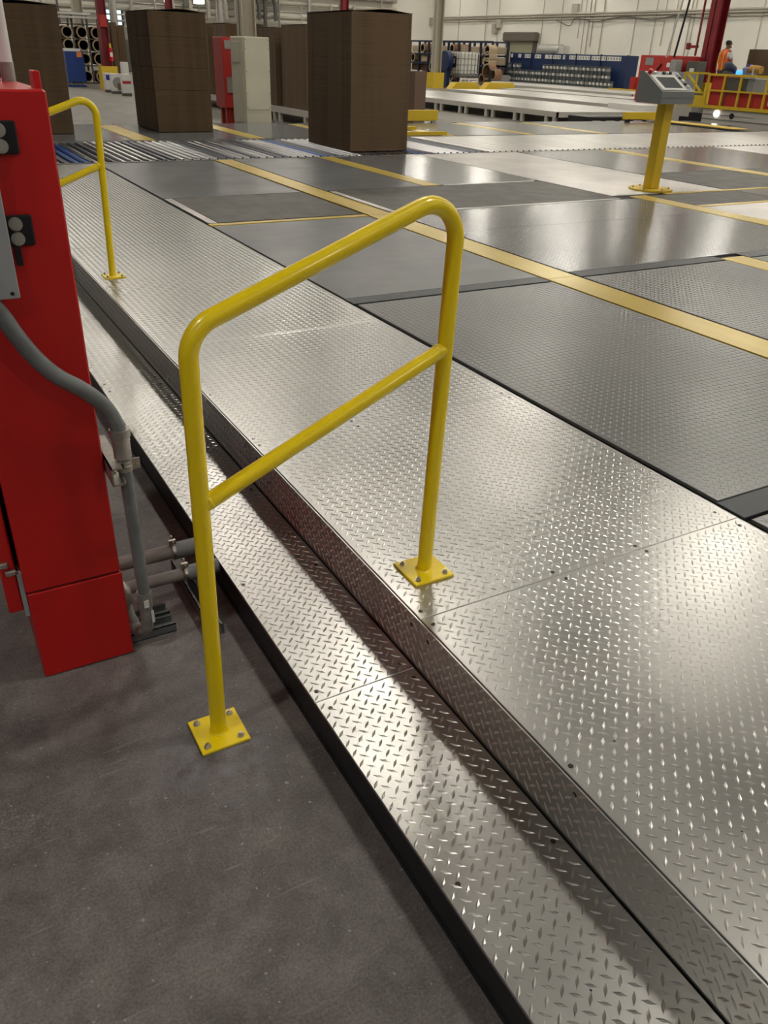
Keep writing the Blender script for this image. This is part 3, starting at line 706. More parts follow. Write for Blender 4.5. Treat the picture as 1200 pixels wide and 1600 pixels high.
# roll rack
ry = 42.
rk = thing('roll_rack', 'dark rack holding paper cores behind the blue cabinet at the left', 'rack', (6, ry, 0))
rx = [at_y(p_, 90, ry).x for p_ in (92, 120, 143, 168)]
for v in rx: MB().bar((v, ry+.1, 0), (v, ry+.1, 2.6), .07).bar((v, ry+1.0, 0), (v, ry+1.0, 2.6), .07).build('post', duct, rk)
for z in (.04, .72, 1.25, 1.75, 2.3): MB().box(rx[0], rx[-1], ry+.05, ry+1.1, z-.03, z).build('shelf_beam', duct, rk)
def ring(name, c, axis, r0, r1, L_, mts, lab, group):
    """hollow roll: outer skin, thick wall, dark bore"""
    n = 20; c = Vector(c); t = bpy.data.objects.new(name, None)
    ax = Vector(axis); a = ax.orthogonal().normalized(); b = ax.cross(a); mb = MB()
    rs = []
    for (r, d) in ((r1, 0), (r1, L_), (r0, L_), (r0, 0)):
        rs.append([c+ax*d+a*(r*math.cos(2*PI*i/n))+b*(r*math.sin(2*PI*i/n)) for i in range(n)])
    for k in range(4):
        A, B = rs[k], rs[(k+1) % 4]; mi = (0, 1, 2, 1)[k]
        mb.add(A+B, [(i, (i+1) % n, n+(i+1) % n, n+i) for i in range(n)], mi, k in (0, 2))
    mb.add(rs[2], [tuple(range(n))], 2)
    o = mb.build(name, mts); return tag(o, lab, 'roll', group)
k = 0
names = ['top', 'second', 'third', 'bottom']
for row, z in enumerate((1.98, 1.50, .98, .30)):
    for col_, (x, side) in enumerate((((rx[0]+rx[1])/2+.12, 'left'), ((rx[1]+rx[2])/2+.05, 'middle'), ((rx[2]+rx[3])/2, 'right'))):
        if row == 3: z = .29
        rr = .235
        ring('paper_roll', (x, ry, z), (0, 1, 0), rr-.05, rr, 1.1, [kraft, kraftl, hollow], 'hollow kraft paper roll in the left rack, %s row, %s column' % (names[row], side), 'rolls in the left rack')
tag(MB().box(rx[0]-.2, rx[2]+.1, ry-.4, ry+.4, 2.62, 2.70).box(rx[0]-.2, rx[2]+.05, ry-.4, ry+.4, 2.50, 2.56).build('light_bar', paper), 'long white fluorescent fixture above the left roll rack', 'lamp')
# tall thin dark stacks right of the left red column
for i, (p0, p1, lab) in enumerate(((168, 177, 'nearest the red column'), (179, 188, 'in the middle'), (189, 200, 'nearest the middle stack'))):
    yy = 38+i*.6; a, b = at_y(p0, 100, yy).x, at_y(p1, 100, yy).x
    stack(a, b, yy, yy+1.2, 0.0, 2.45-.1*i, 'narrow far brown cardboard stack behind the left red column, %s' % lab, curl=False, group='narrow far stacks')
# white cartons
sp = [at_z(p_, q_, 0) for p_, q_ in ((165, 145), (177, 147), (192, 152))]
for i, (p0, p1, pt, pb, yy, lab) in enumerate(((163, 173, 114, 144, 34.6, 'white carton with a blue label beside the yellow column guard'), (173, 191, 115, 147, 33.6, 'carton printed with a grey disc picture between two white cartons'), (190, 203, 116, 151, 32.2, 'white carton with a red band at the foot of the middle cardboard stack'))):
    p0 += 4; p1 += 4; a, b = at_y(p0, pb, yy), at_y(p1, pb, yy); zt = at_y(p0, pt, yy).z
    t = thing('carton', lab, 'carton', (a.x, yy, 0), 'cartons by the yellow guard')
    MB().box(a.x, b.x, yy, yy+.3, .10, zt, b=.005).build('carton_body', paper, t)
    MB().box(a.x, b.x, yy+.02, yy+.28, .0, .09).build('pallet', duct, t)
    wd_ = b.x-a.x; hh = zt-.1
    if i == 0:
        MB().box(a.x+.03, a.x+.03+wd_*.6, yy-.006, yy, zt-hh*.42, zt-.06).build('blue_label', mat('blue_label', (.01, .02, .25), .5), t)
    if i == 1:
        MB().cyl((a.x+wd_*.5, yy-.008, .1+hh*.48), (a.x+wd_*.5, yy, .1+hh*.48), min(wd_, hh)*.44, 20).build('disc_print', steelgray, t)
        MB().box(a.x+wd_*.45, b.x-.02, yy-.012, yy-.008, .13, .13+hh*.4).build('brown_print', cardtop, t)
    if i == 2: MB().box(a.x, b.x, yy-.006, yy, zt-hh*.5, zt-hh*.35).build('red_band', redfar, t)
a = at_y(193, 113, 34.4); tag(MB().box(a.x, a.x+.2, 34.4, 34.8, .0, 1.02).build('white_panel', paper), 'narrow white panel standing behind the white cartons', 'panel')

# ------------------------------------------------------------------ low conveyors in the middle distance
low_conveyor(16.4, 20.2, 19.4, 31.5, .35, 'long low steel conveyor with many legs, nearest of the far ones', 18)
low_conveyor(21.9, 25.6, 22.0, 33.6, .35, 'second far low steel conveyor behind the nearest one', 8)
low_conveyor(26.6, 28.6, 27.2, 36, .33, 'third far low conveyor, left of the far red cabinet', 4)
low_conveyor(31.0, 34.4, 31.5, 46, .33, 'farthest low grey conveyor in front of the blue shelving', 6)
for i, (p0, p1, yy, lab) in enumerate(((712, 757, 35.3, 'left'), (764, 812, 35.9, 'right'))):
    a, b = at_y(p0, 136, yy), at_y(p1, 136, yy)
    tag(MB().prism([(a.x-.35, .02), (b.x, .02), (b.x-.25, .55), (a.x+.2, .55)], 'y', yy+.2, yy+.7).build('yellow_ramp', ydark), 'flat yellow steel stop at the far end of the second conveyor, %s one' % lab, 'barrier', 'yellow end stops')
# yellow end bar and post near the big stack
yb_ = thing('yellow_guard_post', 'thin yellow guard post just right of the largest cardboard stack', 'post', (8.42, 14.6, ZD))
MB().box(8.36, 8.46, 14.3, 14.4, ZD, 1.45, b=.006).build('post', ydark, yb_); MB().box(8.35, 8.44, 14.28, 14.3, .9, 1.0).build('reflector', redfar, yb_)
MB().box(8.3, 8.52, 14.29, 14.6, ZD-.02, ZD+.012).build('base_plate', ydark, yb_)
a, b = at_z(640, 190, .27), at_z(677, 190, .27)
t = thing('yellow_guard_bar', 'low yellow guard bar behind the yellow post at the deck edge', 'barrier', (a.x, 17.2, ZD))
MB().box(8.9, b.x, 17.3, 17.38, .30, .52, b=.006).build('bar', ydark, t); MB().box(8.95, 9.05, 17.3, 17.38, ZD-.01, .31).box(b.x-.15, b.x-.05, 17.3, 17.38, ZD-.01, .31).build('foot', steelgray, t)
t = thing('yellow_floor_frame', 'raised yellow frame on the deck in front of the guard bar', 'barrier', (8.6, 14.5, ZD))
MB().bar((8.55, 14.45, ZD+.03), (9.5, 14.45, ZD+.03), .07, .06).bar((8.55, 15.6, ZD+.03), (9.5, 15.6, ZD+.03), .06, .06).build('frame', ydark, t)
tag(MB().box(12.4, 12.75, 20.5, 21.5, 0, 1.22).build('brown_board', mat('board_back', (.16, .10, .07), .8)), 'narrow brown board stack standing just right of the yellow guard post', 'board')
a = at_y(960, 178, 17.4); b = at_y(1025, 180, 17.4)
t = thing('yellow_side_bar', 'yellow horizontal bar behind the console post at the deck end', 'barrier', (a.x, 17.2, ZD))
MB().box(a.x, b.x, 17.0, 17.1, .33, .50, b=.006).build('bar', ydark, t); MB().box(a.x+.1, a.x+.2, 17.0, 17.1, ZD-.01, .34).box(b.x-.2, b.x-.1, 17.0, 17.1, ZD-.01, .34).build('foot', blackpl, t)
t = thing('drive_unit', 'black chain drive unit at the near end of the long low conveyor', 'drive', (17.5, 18.6, 0))
MB().box(16.6, 19.6, 18.4, 19.2, .12, .30, b=.02).build('housing', blackpl, t)
for i in range(5): MB().box(16.8+i*.5, 17.05+i*.5, 18.3, 18.4, .0, .2).build('bracket', whitesteel, t)

# ------------------------------------------------------------------ rack with rolls, tank, shelving at right back
ya, yb2, XR_ = 49.9, 60.4, 36.0
rk2 = thing('pipe_roll_rack', 'long navy rack of paper rolls against the right wall behind the white tank', 'rack', (XR_, 55, 0))
for i in range(9):
    yy = ya+(yb2-ya)*i/8; MB().bar((XR_, yy, 0), (XR_, yy, 2.5), .13).bar((XR_+1.3, yy, 0), (XR_+1.3, yy, 2.5), .13).build('post', navy, rk2)
for z in (.5, 1.1, 1.7, 2.5): MB().bar((XR_, ya, z), (XR_, yb2, z), .10).bar((XR_+1.3, ya, z), (XR_+1.3, yb2, z), .10).build('beam', navy, rk2)
lv = ['lowest', 'second', 'third', 'top']; od = ['first', 'second', 'third', 'fourth', 'fifth', 'sixth', 'seventh', 'eighth']
for i in range(8):
    for j, z in enumerate((.26, .82, 1.38, 2.0)):
        yy = ya+(yb2-ya)*(i+.5)/8
        if (i+j) % 3 == 0 and i not in (0,):
            ring('paper_roll', (XR_-.15, yy, z+.06), (1, 0, 0), .22, .29, 1.45, [kraft, kraftl, hollow], 'hollow kraft roll in the navy rack, %s bay from right, %s level' % (od[i], lv[j]), 'rolls in the navy rack')
        else:
            t = tag(MB().box(XR_+.1, XR_+1.3, yy-.55, yy+.55, z-.2, z+.22, b=.03).build('board_bundle', [kraftl if j > 1 else brown]), 'kraft board bundle in the navy rack, %s bay from right, %s level' % (od[i], lv[j]), 'bundle', 'bundles in the navy rack')
for i, z in enumerate((2.02, 1.66, 1.30, .94)):
    ring('paper_roll', (XR_-.8, 49.35-.05*(i % 2), z), (1, 0, 0), .22, .30, .6, [kraftl, kraftl, kraft if i == 3 else hollow], 'half open pale roll leaning out at the rack end, %s of four' % ('topmost', 'second', 'third', 'lowest')[i], 'rolls at the rack end')
    if i in (0, 2): MB().box(XR_-.8, XR_+.7, 49.1, 49.6, z-.34, z-.30).build('support_arm', navy, rk2)
tag(MB().box(XR_+.2, XR_+.9, 48.9, 49.8, 0, .62).build('grey_bin', steelgray), 'grey bin under the rolls at the right end of the navy rack', 'bin')
# white tank
x = 29.0; yc = at_x(720, 100, x).y; yt = at_x(700, 100, x).y; xw = at_y(748, 100, yc).x
tk = thing('caged_tank', 'white plastic tank in a wire cage on a pale stand, right of the beige column', 'tank', (x, yc, .6))
MB().box(x+.03, xw-.03, yc+.03, yt-.03, .72, 1.82, b=.06).build('tank', tank, tk)
for i in range(6): MB().bar((x, yc+(yt-yc)*i/5, .66), (x, yc+(yt-yc)*i/5, 1.86), .03).build('cage_bar', steelgray, tk)
for i in range(1, 6): MB().bar((x+(xw-x)*i/5, yc, .66), (x+(xw-x)*i/5, yc, 1.86), .03).build('cage_bar', steelgray, tk)
for z in (.68, .92, 1.2, 1.5, 1.84): MB().bar((x-.01, yc, z), (x-.01, yt, z), .03).bar((x, yc-.01, z), (xw, yc-.01, z), .03).build('cage_bar', steelgray, tk)
yn = yc+(yt-yc)*.35
MB().box(x-.03, x-.015, yn, yn+.6, 1.05, 1.6).build('notice', blackpl, tk); MB().box(x-.035, x-.03, yn+.12, yn+.5, 1.25, 1.5).build('notice_paper', paper, tk)
MB().box(x, xw, yc, yt, .56, .66).build('base', duct, tk)
MB().bar((x, yc-.02, .5), (xw, yc-.02, .5), .08).bar((x+.05, yc, 0), (x+.05, yc, .56), .10).bar(((x+xw)/2, yc, 0), ((x+xw)/2, yc, .5), .08).bar((xw-.05, yc, 0), (xw-.05, yc, .56), .1).bar((x+.05, yt-.1, 0), (x+.05, yt-.1, .56), .1).bar((xw-.05, yt-.1, 0), (xw-.05, yt-.1, .56), .1).build('stand', tank, tk)
bd = at_x(694, 95, 28.6)
tag(MB().cyl((28.6, bd.y, 1.35), (28.9, bd.y, 1.35), .52, 14).box(28.7, 28.9, bd.y-.2, bd.y+.2, 0, 1.0).build('blue_hose_reel', blue), 'blue round hose reel between the beige column and the white tank', 'hose reel')
for i, (pa, pb, r_, lab) in enumerate(((760, 112, .42, 'large brown roll right of the white tank'), (770, 117, .30, 'pale rimmed roll at the right end before the grey bin'), (752, 124, .3, 'low roll on the floor behind the pale stand'))):
    c = at_x(pa, pb, 31.); ring('paper_roll', (31., c.y, max(c.z, r_+.01)), (1, 0, 0), r_-.08, r_, .45, [kraft, kraftl, kraft], lab, 'rolls right of the tank')
tag(MB().bar((30.8, at_x(765, 125, 30.8).y, 0), (30.8, at_x(765, 125, 30.8).y, 1.0), .12).box(30.6, 31.1, at_x(765, 130, 30.8).y-.4, at_x(765, 130, 30.8).y+.3, 0, .08).build('black_stand', blackpl), 'black stand between the yellow end stops', 'stand')

# blue shelving with pails
xs = 38.; y0s, y1s = 39.8, 50.9
sh = thing('blue_shelving', 'long dark blue shelving with a row of white labels and grey pails in front', 'shelving', (xs, 45, 0))
MB().box(xs+.35, xs+1.2, y0s, y1s, .05, 1.95).build('back', blue, sh)
for i in range(6): MB().bar((xs+.33, y0s+(y1s-y0s)*i/5, 0), (xs+.33, y0s+(y1s-y0s)*i/5, 1.98), .07).build('post', navy, sh)
for i, (p0, p1) in enumerate(((797, 802), (810, 815), (820, 830), (836, 846), (852, 857), (857, 877), (880, 884), (890, 900), (902, 923), (925, 948), (949, 972))):
    a, b = at_x(p0+.3, 87, xs+.33).y, at_x(p1-.3, 87, xs+.33).y
    lb = MB().box(xs+.31, xs+.32, b, a, 1.66, 1.88).build('paper_label', paper, sh)
    if i > 4 or i in (2, 3):
        nn = max(2, int((a-b)/.22)); tx = MB()
        for q in range(nn): tx.box(xs+.305, xs+.31, b+(a-b)*(q+.25)/nn, b+(a-b)*(q+.7)/nn, 1.71, 1.84)
        tag(tx.build('print', steelgray, lb), kind='stuff')
tag(MB().box(xs-.52, xs+.3, y0s+.4, y1s+1.6, 0, .24).build('pail_platform', whitesteel), 'low pale platform carrying the rows of pails', 'platform')
def pail_mesh(mt, nm):
    mb = MB(); mb.cyl((0, 0, 0), (0, 0, .36), .135, 14, .15, mi=0).cyl((0, 0, .345), (0, 0, .37), .157, 14, mi=0); mb.cyl((0, 0, .12), (0, 0, .26), .1455, 14, .1475, mi=1, caps=False)
    me = mb.mesh(nm); me.materials.append(mt); me.materials.append(mt if nm == 'tealpail' else steelgray); me['local'] = 1; return me
pg_, pt_ = pail_mesh(pailm, 'pail'), pail_mesh(teal, 'tealpail')
pl_me = MB().box(-.150, -.146, -.07, .07, .14, .27).mesh('pail_label'); pl_me.materials.append(paper); pl_me['local'] = 1
random.seed(3); yy = y0s+.55; i = 0
while yy < y1s+1.5:
    f = (yy-y0s)/(y1s-y0s)
    hN = 3 if f < .62 else (3 if random.random() < .25 else 2)
    if f > .86: hN = 3 if i % 2 else 2
    if f < .07: hN = 1
    for lev in range(hN):
        tl = f > .9 and (i % 5 in (1, 2)) and lev < 2
        o = link('teal_pail' if tl else 'pail', pt_ if tl else pg_); o.location = (xs-.12+random.uniform(-.04, .04), yy, .2405+lev*.371)
        tag(o, 'teal plastic pail among the grey pails at the left end of the platform' if tl else 'grey plastic pail with a pale label stacked in front of the blue shelving', 'pail', 'teal pails' if tl else 'grey pails before the blue shelving')
        if not tl and random.random() < .8: link('paper_label', pl_me, o)
    yy += .345; i += 1
# barrels right of the shelving
for i in range(4):
    c = (xs+.2, y0s-1.0-i*.62)
    tag(MB().cyl((*c, 0.0), (*c, .9), .26, 14).build('drum', [redfar if i == 0 else pailm]), '%s drum right of the blue shelving, %s from it' % ('reddish' if i == 0 else 'grey', od[i]), 'drum', 'drums right of the shelving')
tag(MB().box(xs-1.2, xs-.8, y0s-3.6, y0s-.3, 0, .3).build('yellow_kerb', ydark), 'yellow kerb in front of the drums left of the far red cabinet', 'kerb')
# roll-up door in the right wall
dr = thing('door_1', 'roll-up door opening with a brown shutter box above the blue shelving', 'door', (X1, 58.5, 0)); dr['kind'] = 'structure'
MB().box(X1-.5, X1-.01, 56.4, 60.5, 2.75, 3.4, b=.08).build('shutter_box', mat('shutter_brown', (.12, .10, .08), .6), dr)
MB().box(X1-.12, X1-.005, 56.75, 60.1, 0, 2.75).build('door_curtain', mat('door_cream', (.36, .35, .24), .6), dr)
MB().box(X1-.3, X1-.005, 60.0, 60.2, 0, 2.75).box(X1-.3, X1-.005, 56.6, 56.8, 0, 2.75).build('door_frame', duct, dr)
a, b = at_x(842, 76, 43.5), at_x(884, 79, 43.5)
t = thing('air_handler', 'grey horizontal cylinder and pale box seen over the top of the blue shelving', 'machine', (43.5, (a.y+b.y)/2, 0))
MB().cyl((43.5, a.y-.3, 2.15), (43.5, a.y-2.6, 2.15), .42, 16).build('drum', steelgray, t); MB().box(43.2, 43.8, b.y, b.y+1.4, 1.7, 2.5).build('box', ltpanel, t)
MB().box(43.3, 43.7, b.y, a.y, 0, 1.75).build('stand', steelgray, t)

# wall services
t = thing('wall_piping', 'horizontal pipes and drops fixed along the right wall', 'pipes', (X1, 50, 4.4))
for z, r in ((4.52, .07), (4.38, .05), (4.2, .035)): MB().cyl((X1-.15, 20, z), (X1-.15, 71, z), r, 8).build('pipe', pipewall, t)
for k, yy in enumerate((33.2, 34.4, 35.1, 41.8, 43.0, 43.9, 44.7, 52.0, 49.6, 50.6, 51.0, 54.0, 63.5)):
    zl = (3, .5, .3, 1.5, .5, 2.6, .5, 3, .5, 2.5, .5, .5, .5)[k]; MB().cyl((X1-.08, yy, zl), (X1-.08, yy, CEIL), .035, 8).build('drop_pipe', pipewall, t)
for p_ in ((575/4+630, 178/4), (600/4+630, 150/4), (105/4+630, 200/4), (180/4+630, 135/4), (1080/4+630, 55/4)):
    c = at_x(p_[0], p_[1], X1-.1); MB().box(X1-.25, X1-.01, c.y-.3, c.y+.3, c.z-.3, c.z+.3).build('junction_box', pipewall, t)
random.seed(5)
sag = [at_x(p_, q_, X1-.2) for p_, q_ in ((1140, 24), (1100, 29), (1060, 24), (1020, 31), (975, 26), (930, 34), (900, 28), (890, 40), (870, 32))]
MB().tube(smooth(sag), .03, 6).build('loose_cable', duct, t)

# back wall: pipes, ducts, daylight opening, clutter seen above the stacks
t = thing('back_wall_services', 'tangle of pipes and ducts on the back wall above the left cardboard stacks', 'pipes', (20, Y1, 4))
random.seed(11)
for z, r in ((4.9, .16), (4.3, .08), (3.9, .12), (3.5, .06), (5.6, .2), (3.1, .07)): MB().cyl((4, Y1-.5, z), (41 if z > 3.6 else 24, Y1-.5, z), r, 8).build('pipe', random.choice((duct, pipewall, galv)), t)
for i in range(26):
    x = 6+i*1.35+random.uniform(-.4, .4); z0 = random.uniform(1.5, 3.4); r = random.choice((.05, .08, .16))
    MB().cyl((x, Y1-.8, z0), (x, Y1-.8, random.uniform(4.5, 7)), r, 8).build('drop_pipe', random.choice((duct, pipewall, truss, galv)), t)
for i in range(7):
    x = 20+i*1.4; MB().tube(smooth([(x, Y1-1, 5.2), (x+.8, Y1-1, 5.2), (x+1.1, Y1-1, 4.7), (x+1.15, Y1-1, 3.6)]), .16, 8).build('duct_bend', random.choice((duct, pipewall)), t)
wn = thing('window_1', 'bright blue daylit opening in the back wall beside the left red column', 'window', (17, Y1, 3.4)); wn['kind'] = 'structure'
a, b = at_y(165, 15, Y1-.1), at_y(191, 39, Y1-.1)
MB().box(a.x, b.x, Y1-.06, Y1-.02, b.z, a.z).build('pane', daylight, wn)
MB().box(a.x-.15, b.x+.15, Y1-.1, Y1-.01, a.z, a.z+.15).box(a.x-.15, b.x+.15, Y1-.1, Y1-.01, b.z-.12, b.z).box(a.x-.15, a.x, Y1-.1, Y1-.01, b.z, a.z).box(b.x, b.x+.15, Y1-.1, Y1-.01, b.z, a.z).box(a.x, b.x, Y1-.1, Y1-.01, (a.z*.72+b.z*.28)-.03, (a.z*.72+b.z*.28)+.03).build('frame', duct, wn)
for i, (p_, q_, lab) in enumerate(((312, 3, 'bright lit lamp low in the back of the hall above the middle stack'), (262, 1, 'small lit lamp at the back left of the bright one'))):
    c = at_y(p_, q_, 60.); t = thing('work_lamp', lab, 'lamp', c)
    MB().box(c.x-.32+.16*i, c.x+.32-.16*i, 60, 60.3, c.z-.10, c.z+.12, b=.03).build('glass', mat('lit_lamp', (1, 1, 1), .5, emit=((1, .97, .85), 3.)), t)
    MB().bar((c.x, 60.15, c.z+.2), (c.x, 60.15, CEIL-.05), .05).build('hanger', truss, t)
# darker machinery rows at the back left
for i, (x, y, wx, h, mt, lab) in enumerate(((14, 62, 5, 2.6, duct, 'dark machine block far back at the left'), (22, 64, 5, 3.0, steelgray, 'grey machine block far back behind the middle stack'), (30, 60, 4, 2.6, duct, 'dark machine block far back behind the cream cabinet'))):
    t = thing('far_machine', lab, 'machine', (x, y, 0), 'far machines')
    MB().box(x, x+wx, y, y+2, 0, h*.7, b=.05).build('body', mt, t); MB().box(x+.5, x+wx-1, y+.3, y+1.6, h*.7, h, b=.05).build('hood', truss, t); MB().cyl((x+.8, y+1, h*.7), (x+.8, y+1, h+1.5), .2, 10).build('stack_pipe', galv, t)

# ------------------------------------------------------------------ far red electrical cabinet and grey boxes
fc = thing('far_red_cabinet', 'wide red electrical cabinet behind the console, under the hanging cable', 'cabinet', (26, 25.3, 0))
MB().box(26, 27, 24.25, 26.3, 0, 1.88, b=.02).build('cabinet_body', redfar, fc)
MB().box(25.985, 26, 25.6, 26.0, 1.55, 1.80).build('meter_window', steelgray, fc); MB().box(25.985, 26, 24.75, 24.9, 1.5, 1.65).build('notice', paper, fc)
MB().bar((25.98, 25.35, 1.4), (25.95, 25.15, 1.6), .05).build('handle', darkred, fc)
g1 = thing('grey_disconnect_box', 'dark grey disconnect box right of the far red cabinet', 'box', (26, 23.9, 0))
MB().box(26.1, 26.6, 23.55, 24.05, 0, 1.72, b=.02).build('box_body', duct, g1); MB().box(26.08, 26.1, 23.65, 23.85, 1.35, 1.5).build('notice', paper, g1); MB().box(26.08, 26.1, 23.65, 23.8, 1.1, 1.2).build('notice', paper, g1)
g2 = thing('grey_meter_box', 'small grey box in front of the disconnect box at the cable end', 'box', (25.6, 24.2, 1.2))
MB().box(25.65, 25.95, 24.1, 24.42, 1.25, 1.75, b=.02).build('box_body', steelgray, g2); MB().bar((25.8, 24.25, 0), (25.8, 24.25, 1.25), .06).build('post', steelgray, g2)
g3 = thing('grey_terminal_box', 'mid grey terminal box left of the right red column', 'box', (25.4, 23.2, .9))
MB().box(25.2, 25.6, 22.95, 23.55, .85, 1.38, b=.02).build('box_body', consg, g3); MB().box(25.3, 25.5, 23.1, 23.4, 0, .85).build('stand', steelgray, g3)

# ------------------------------------------------------------------ railed machine platform at right with the worker
mp_ = thing('railed_platform', 'yellow railed machine platform with red panels on a pale steel base at the right', 'platform', (20.6, 16, ZD))
yA, yB = 18.08, 13.4
MB().box(20.62, 24.4, yB, yA, 0, .55, b=.02).build('base', whitesteel, mp_)
MB().box(20.60, 20.62, yB, yA-.05, .28, .30).box(20.60, 20.62, 16.3, yA-.05, .40, .41).build('base_rib', steelgray, mp_)
MB().cyl((20.62, 17.02, .40), (20.60, 17.02, .40), .075, 16).build('port', blackpl, mp_)
MB().cyl((20.62, 17.55, .43), (20.58, 17.55, .43), .09, 12).build('lamp', mat('lit_reflector', (1, 1, 1), .2, emit=((1, .97, .85), 1.2)), mp_)
MB().box(20.56, 20.64, yB, yA, .55, .63).build('kick_rail', ydark, mp_)
MB().bar((20.6, yB, 1.39), (20.6, yA, 1.39), .055).build('top_rail', ydark, mp_)
MB().bar((20.6, yB, 1.0), (20.6, yA, 1.0), .04).build('mid_rail', ydark, mp_)
for yy in (yA-.02, 17.5, 16.95, 16.1, 15.75, 15.0, 14.2): MB().bar((20.6, yy, .6), (20.6, yy, 1.39), .05).build('rail_post', ydark, mp_)
MB().bar((20.6, 16.55, .6), (20.6, 16.55, 1.0), .04).build('rail_post', ydark, mp_)
for a, b in ((17.45, 16.98), (18.0, 17.53)): MB().box(20.68, 20.74, b, a, .62, 1.36).build('red_panel', redfar, mp_)
for a, b in ((16.93, 16.5), (16.48, 15.9)): MB().box(20.68, 20.74, b, a, .62, .97).build('red_panel', redfar, mp_)
MB().box(20.75, 20.85, 14, 15.86, .62, 1.33).build('red_panel', redfar, mp_)
MB().box(20.66, 20.68, 15.78, 15.88, 1.12, 1.30).build('notice', paper, mp_); MB().box(20.66, 20.68, 15.88, 16.0, .72, .88).build('notice', paper, mp_); MB().box(20.66, 20.68, 17.2, 17.45, 1.2, 1.34).build('notice', paper, mp_)
# end panel of the railing (truss) on the far side
yE = 18.95
MB().bar((20.6, yA, 1.41), (20.6, yE, 1.41), .05).bar((20.6, yE, .55), (20.6, yE, 1.41), .05).bar((20.6, yE-.08, 1.38), (20.6, yA+.2, .95), .05).bar((20.6, 18.5, .9), (20.6, 18.5, 1.4), .045).bar((20.6, yA, .93), (20.6, 18.7, .93), .045).build('end_truss', ydark, mp_)
MB().box(20.58, 20.62, yA, 18.65, .55, .85).build('end_plate', ydark, mp_)
MB().box(20.7, 21.6, yA+.05, yA+.55, .27, .40).box(20.7, 21.6, yA+.05, yA+.9, 0, .27).build('black_steps', blackpl, mp_)
def ys(p0, p1, py, x): return at_x(p1, py, x).y, at_x(p0, py, x).y
g0, g1 = ys(1134, 1178, 132, 20.66)
gl = thing('louvred_box', 'grey louvred enclosure mounted inside the yellow railing', 'machine', (20.8, (g0+g1)/2, 1))
MB().box(20.67, 21.3, g0, g1, .97, 1.345, b=.015).build('enclosure', consg, gl)
MB().box(20.655, 20.67, g0+.22, g1-.04, .99, 1.33).build('grille_back', scrgrey, gl)
for k in range(9): MB().box(20.647, 20.655, g0+.24, g1-.06, 1.0+k*.036, 1.02+k*.036).build('louvre', scrgrey, gl)
h0, h1 = ys(1152, 1171, 108, 21.4)
t = thing('blue_lit_hood', 'blue lit plastic hood on the railed platform right of the worker', 'machine', (21.6, (h0+h1)/2, .55))
MB().box(21.42, 21.9, h0, h1, .552, 1.36, b=.03).build('body', consg, t)
MB().box(21.32, 21.6, h0+(h1-h0)*.35, h1-.02, 1.361, 1.52, b=.03).build('blue_cover', bluelit, t); MB().box(21.34, 21.8, h0, h0+(h1-h0)*.5, 1.361, 1.60, b=.03).build('grey_cover', mat('mauve_grey', (.2, .22, .38), .5), t)
MB().cyl((21.5, h0+.1, 1.60), (21.5, h0+.1, 1.68), .06, 12).build('knob', mat('violet_knob', (.08, .1, .4), .5), t)
h0, h1 = ys(1131, 1151, 104, 21.5)
t = thing('dark_bag', 'dark navy bag lying in front of the worker on the platform', 'bag', (21.5, (h0+h1)/2, .55))
MB().tube([(21.5, h1, 1.66), (21.5, h1-.08, 1.64), (21.5, (h0+h1)/2, 1.58), (21.5, h0+.06, 1.52), (21.5, h0, 1.46)], [.03, .08, .12, .09, .03], 12).build('bag', navy, t)
MB().box(21.4, 21.8, h0+.05, h1-.05, .552, 1.48, b=.03).build('stand', duct, t)
h0, h1 = ys(1174, 1191, 104, 21.4)
t = thing('amber_drum', 'amber spool on a pale spindle right of the blue hood', 'spool', (21.4, (h0+h1)/2, .55))
MB().cyl((21.4, h0, 1.54), (21.4, h1, 1.56), .10, 14).build('spool', mat('amber', (.45, .25, .04), .5), t)
MB().bar((21.29, (h0+h1)/2, .552), (21.29, (h0+h1)/2, 1.58), .03).box(21.2, 21.4, (h0+h1)/2-.08, (h0+h1)/2+.08, 1.36, 1.41).build('spindle', ltpanel, t)
a = at_x(1182, 85, 23.); 
t = stack(22.6, 23.6, a.y-2.2, a.y-.05, .551, 2.06, 'dark brown cardboard stack at the right edge behind the railing', curl=False, group=None)

# white steel blocks and black ribbed steps at the foot of the platform
t = thing('pale_machine_foot', 'pale sloping machine foot with black steps left of the railed platform', 'machine', (21, 19.2, 0))
MB().prism([(18.75, 0), (20.0, 0), (19.3, .62), (18.75, .62)], 'x', 20.9, 21.5).build('slope_plate', whitesteel, t)
MB().box(19.9, 21.0, 19.9, 21.2, .28, .5).build('bench_top', tank, t); MB().box(20.0, 20.9, 20.0, 21.1, 0, .28).build('bench_body', blackpl, t)

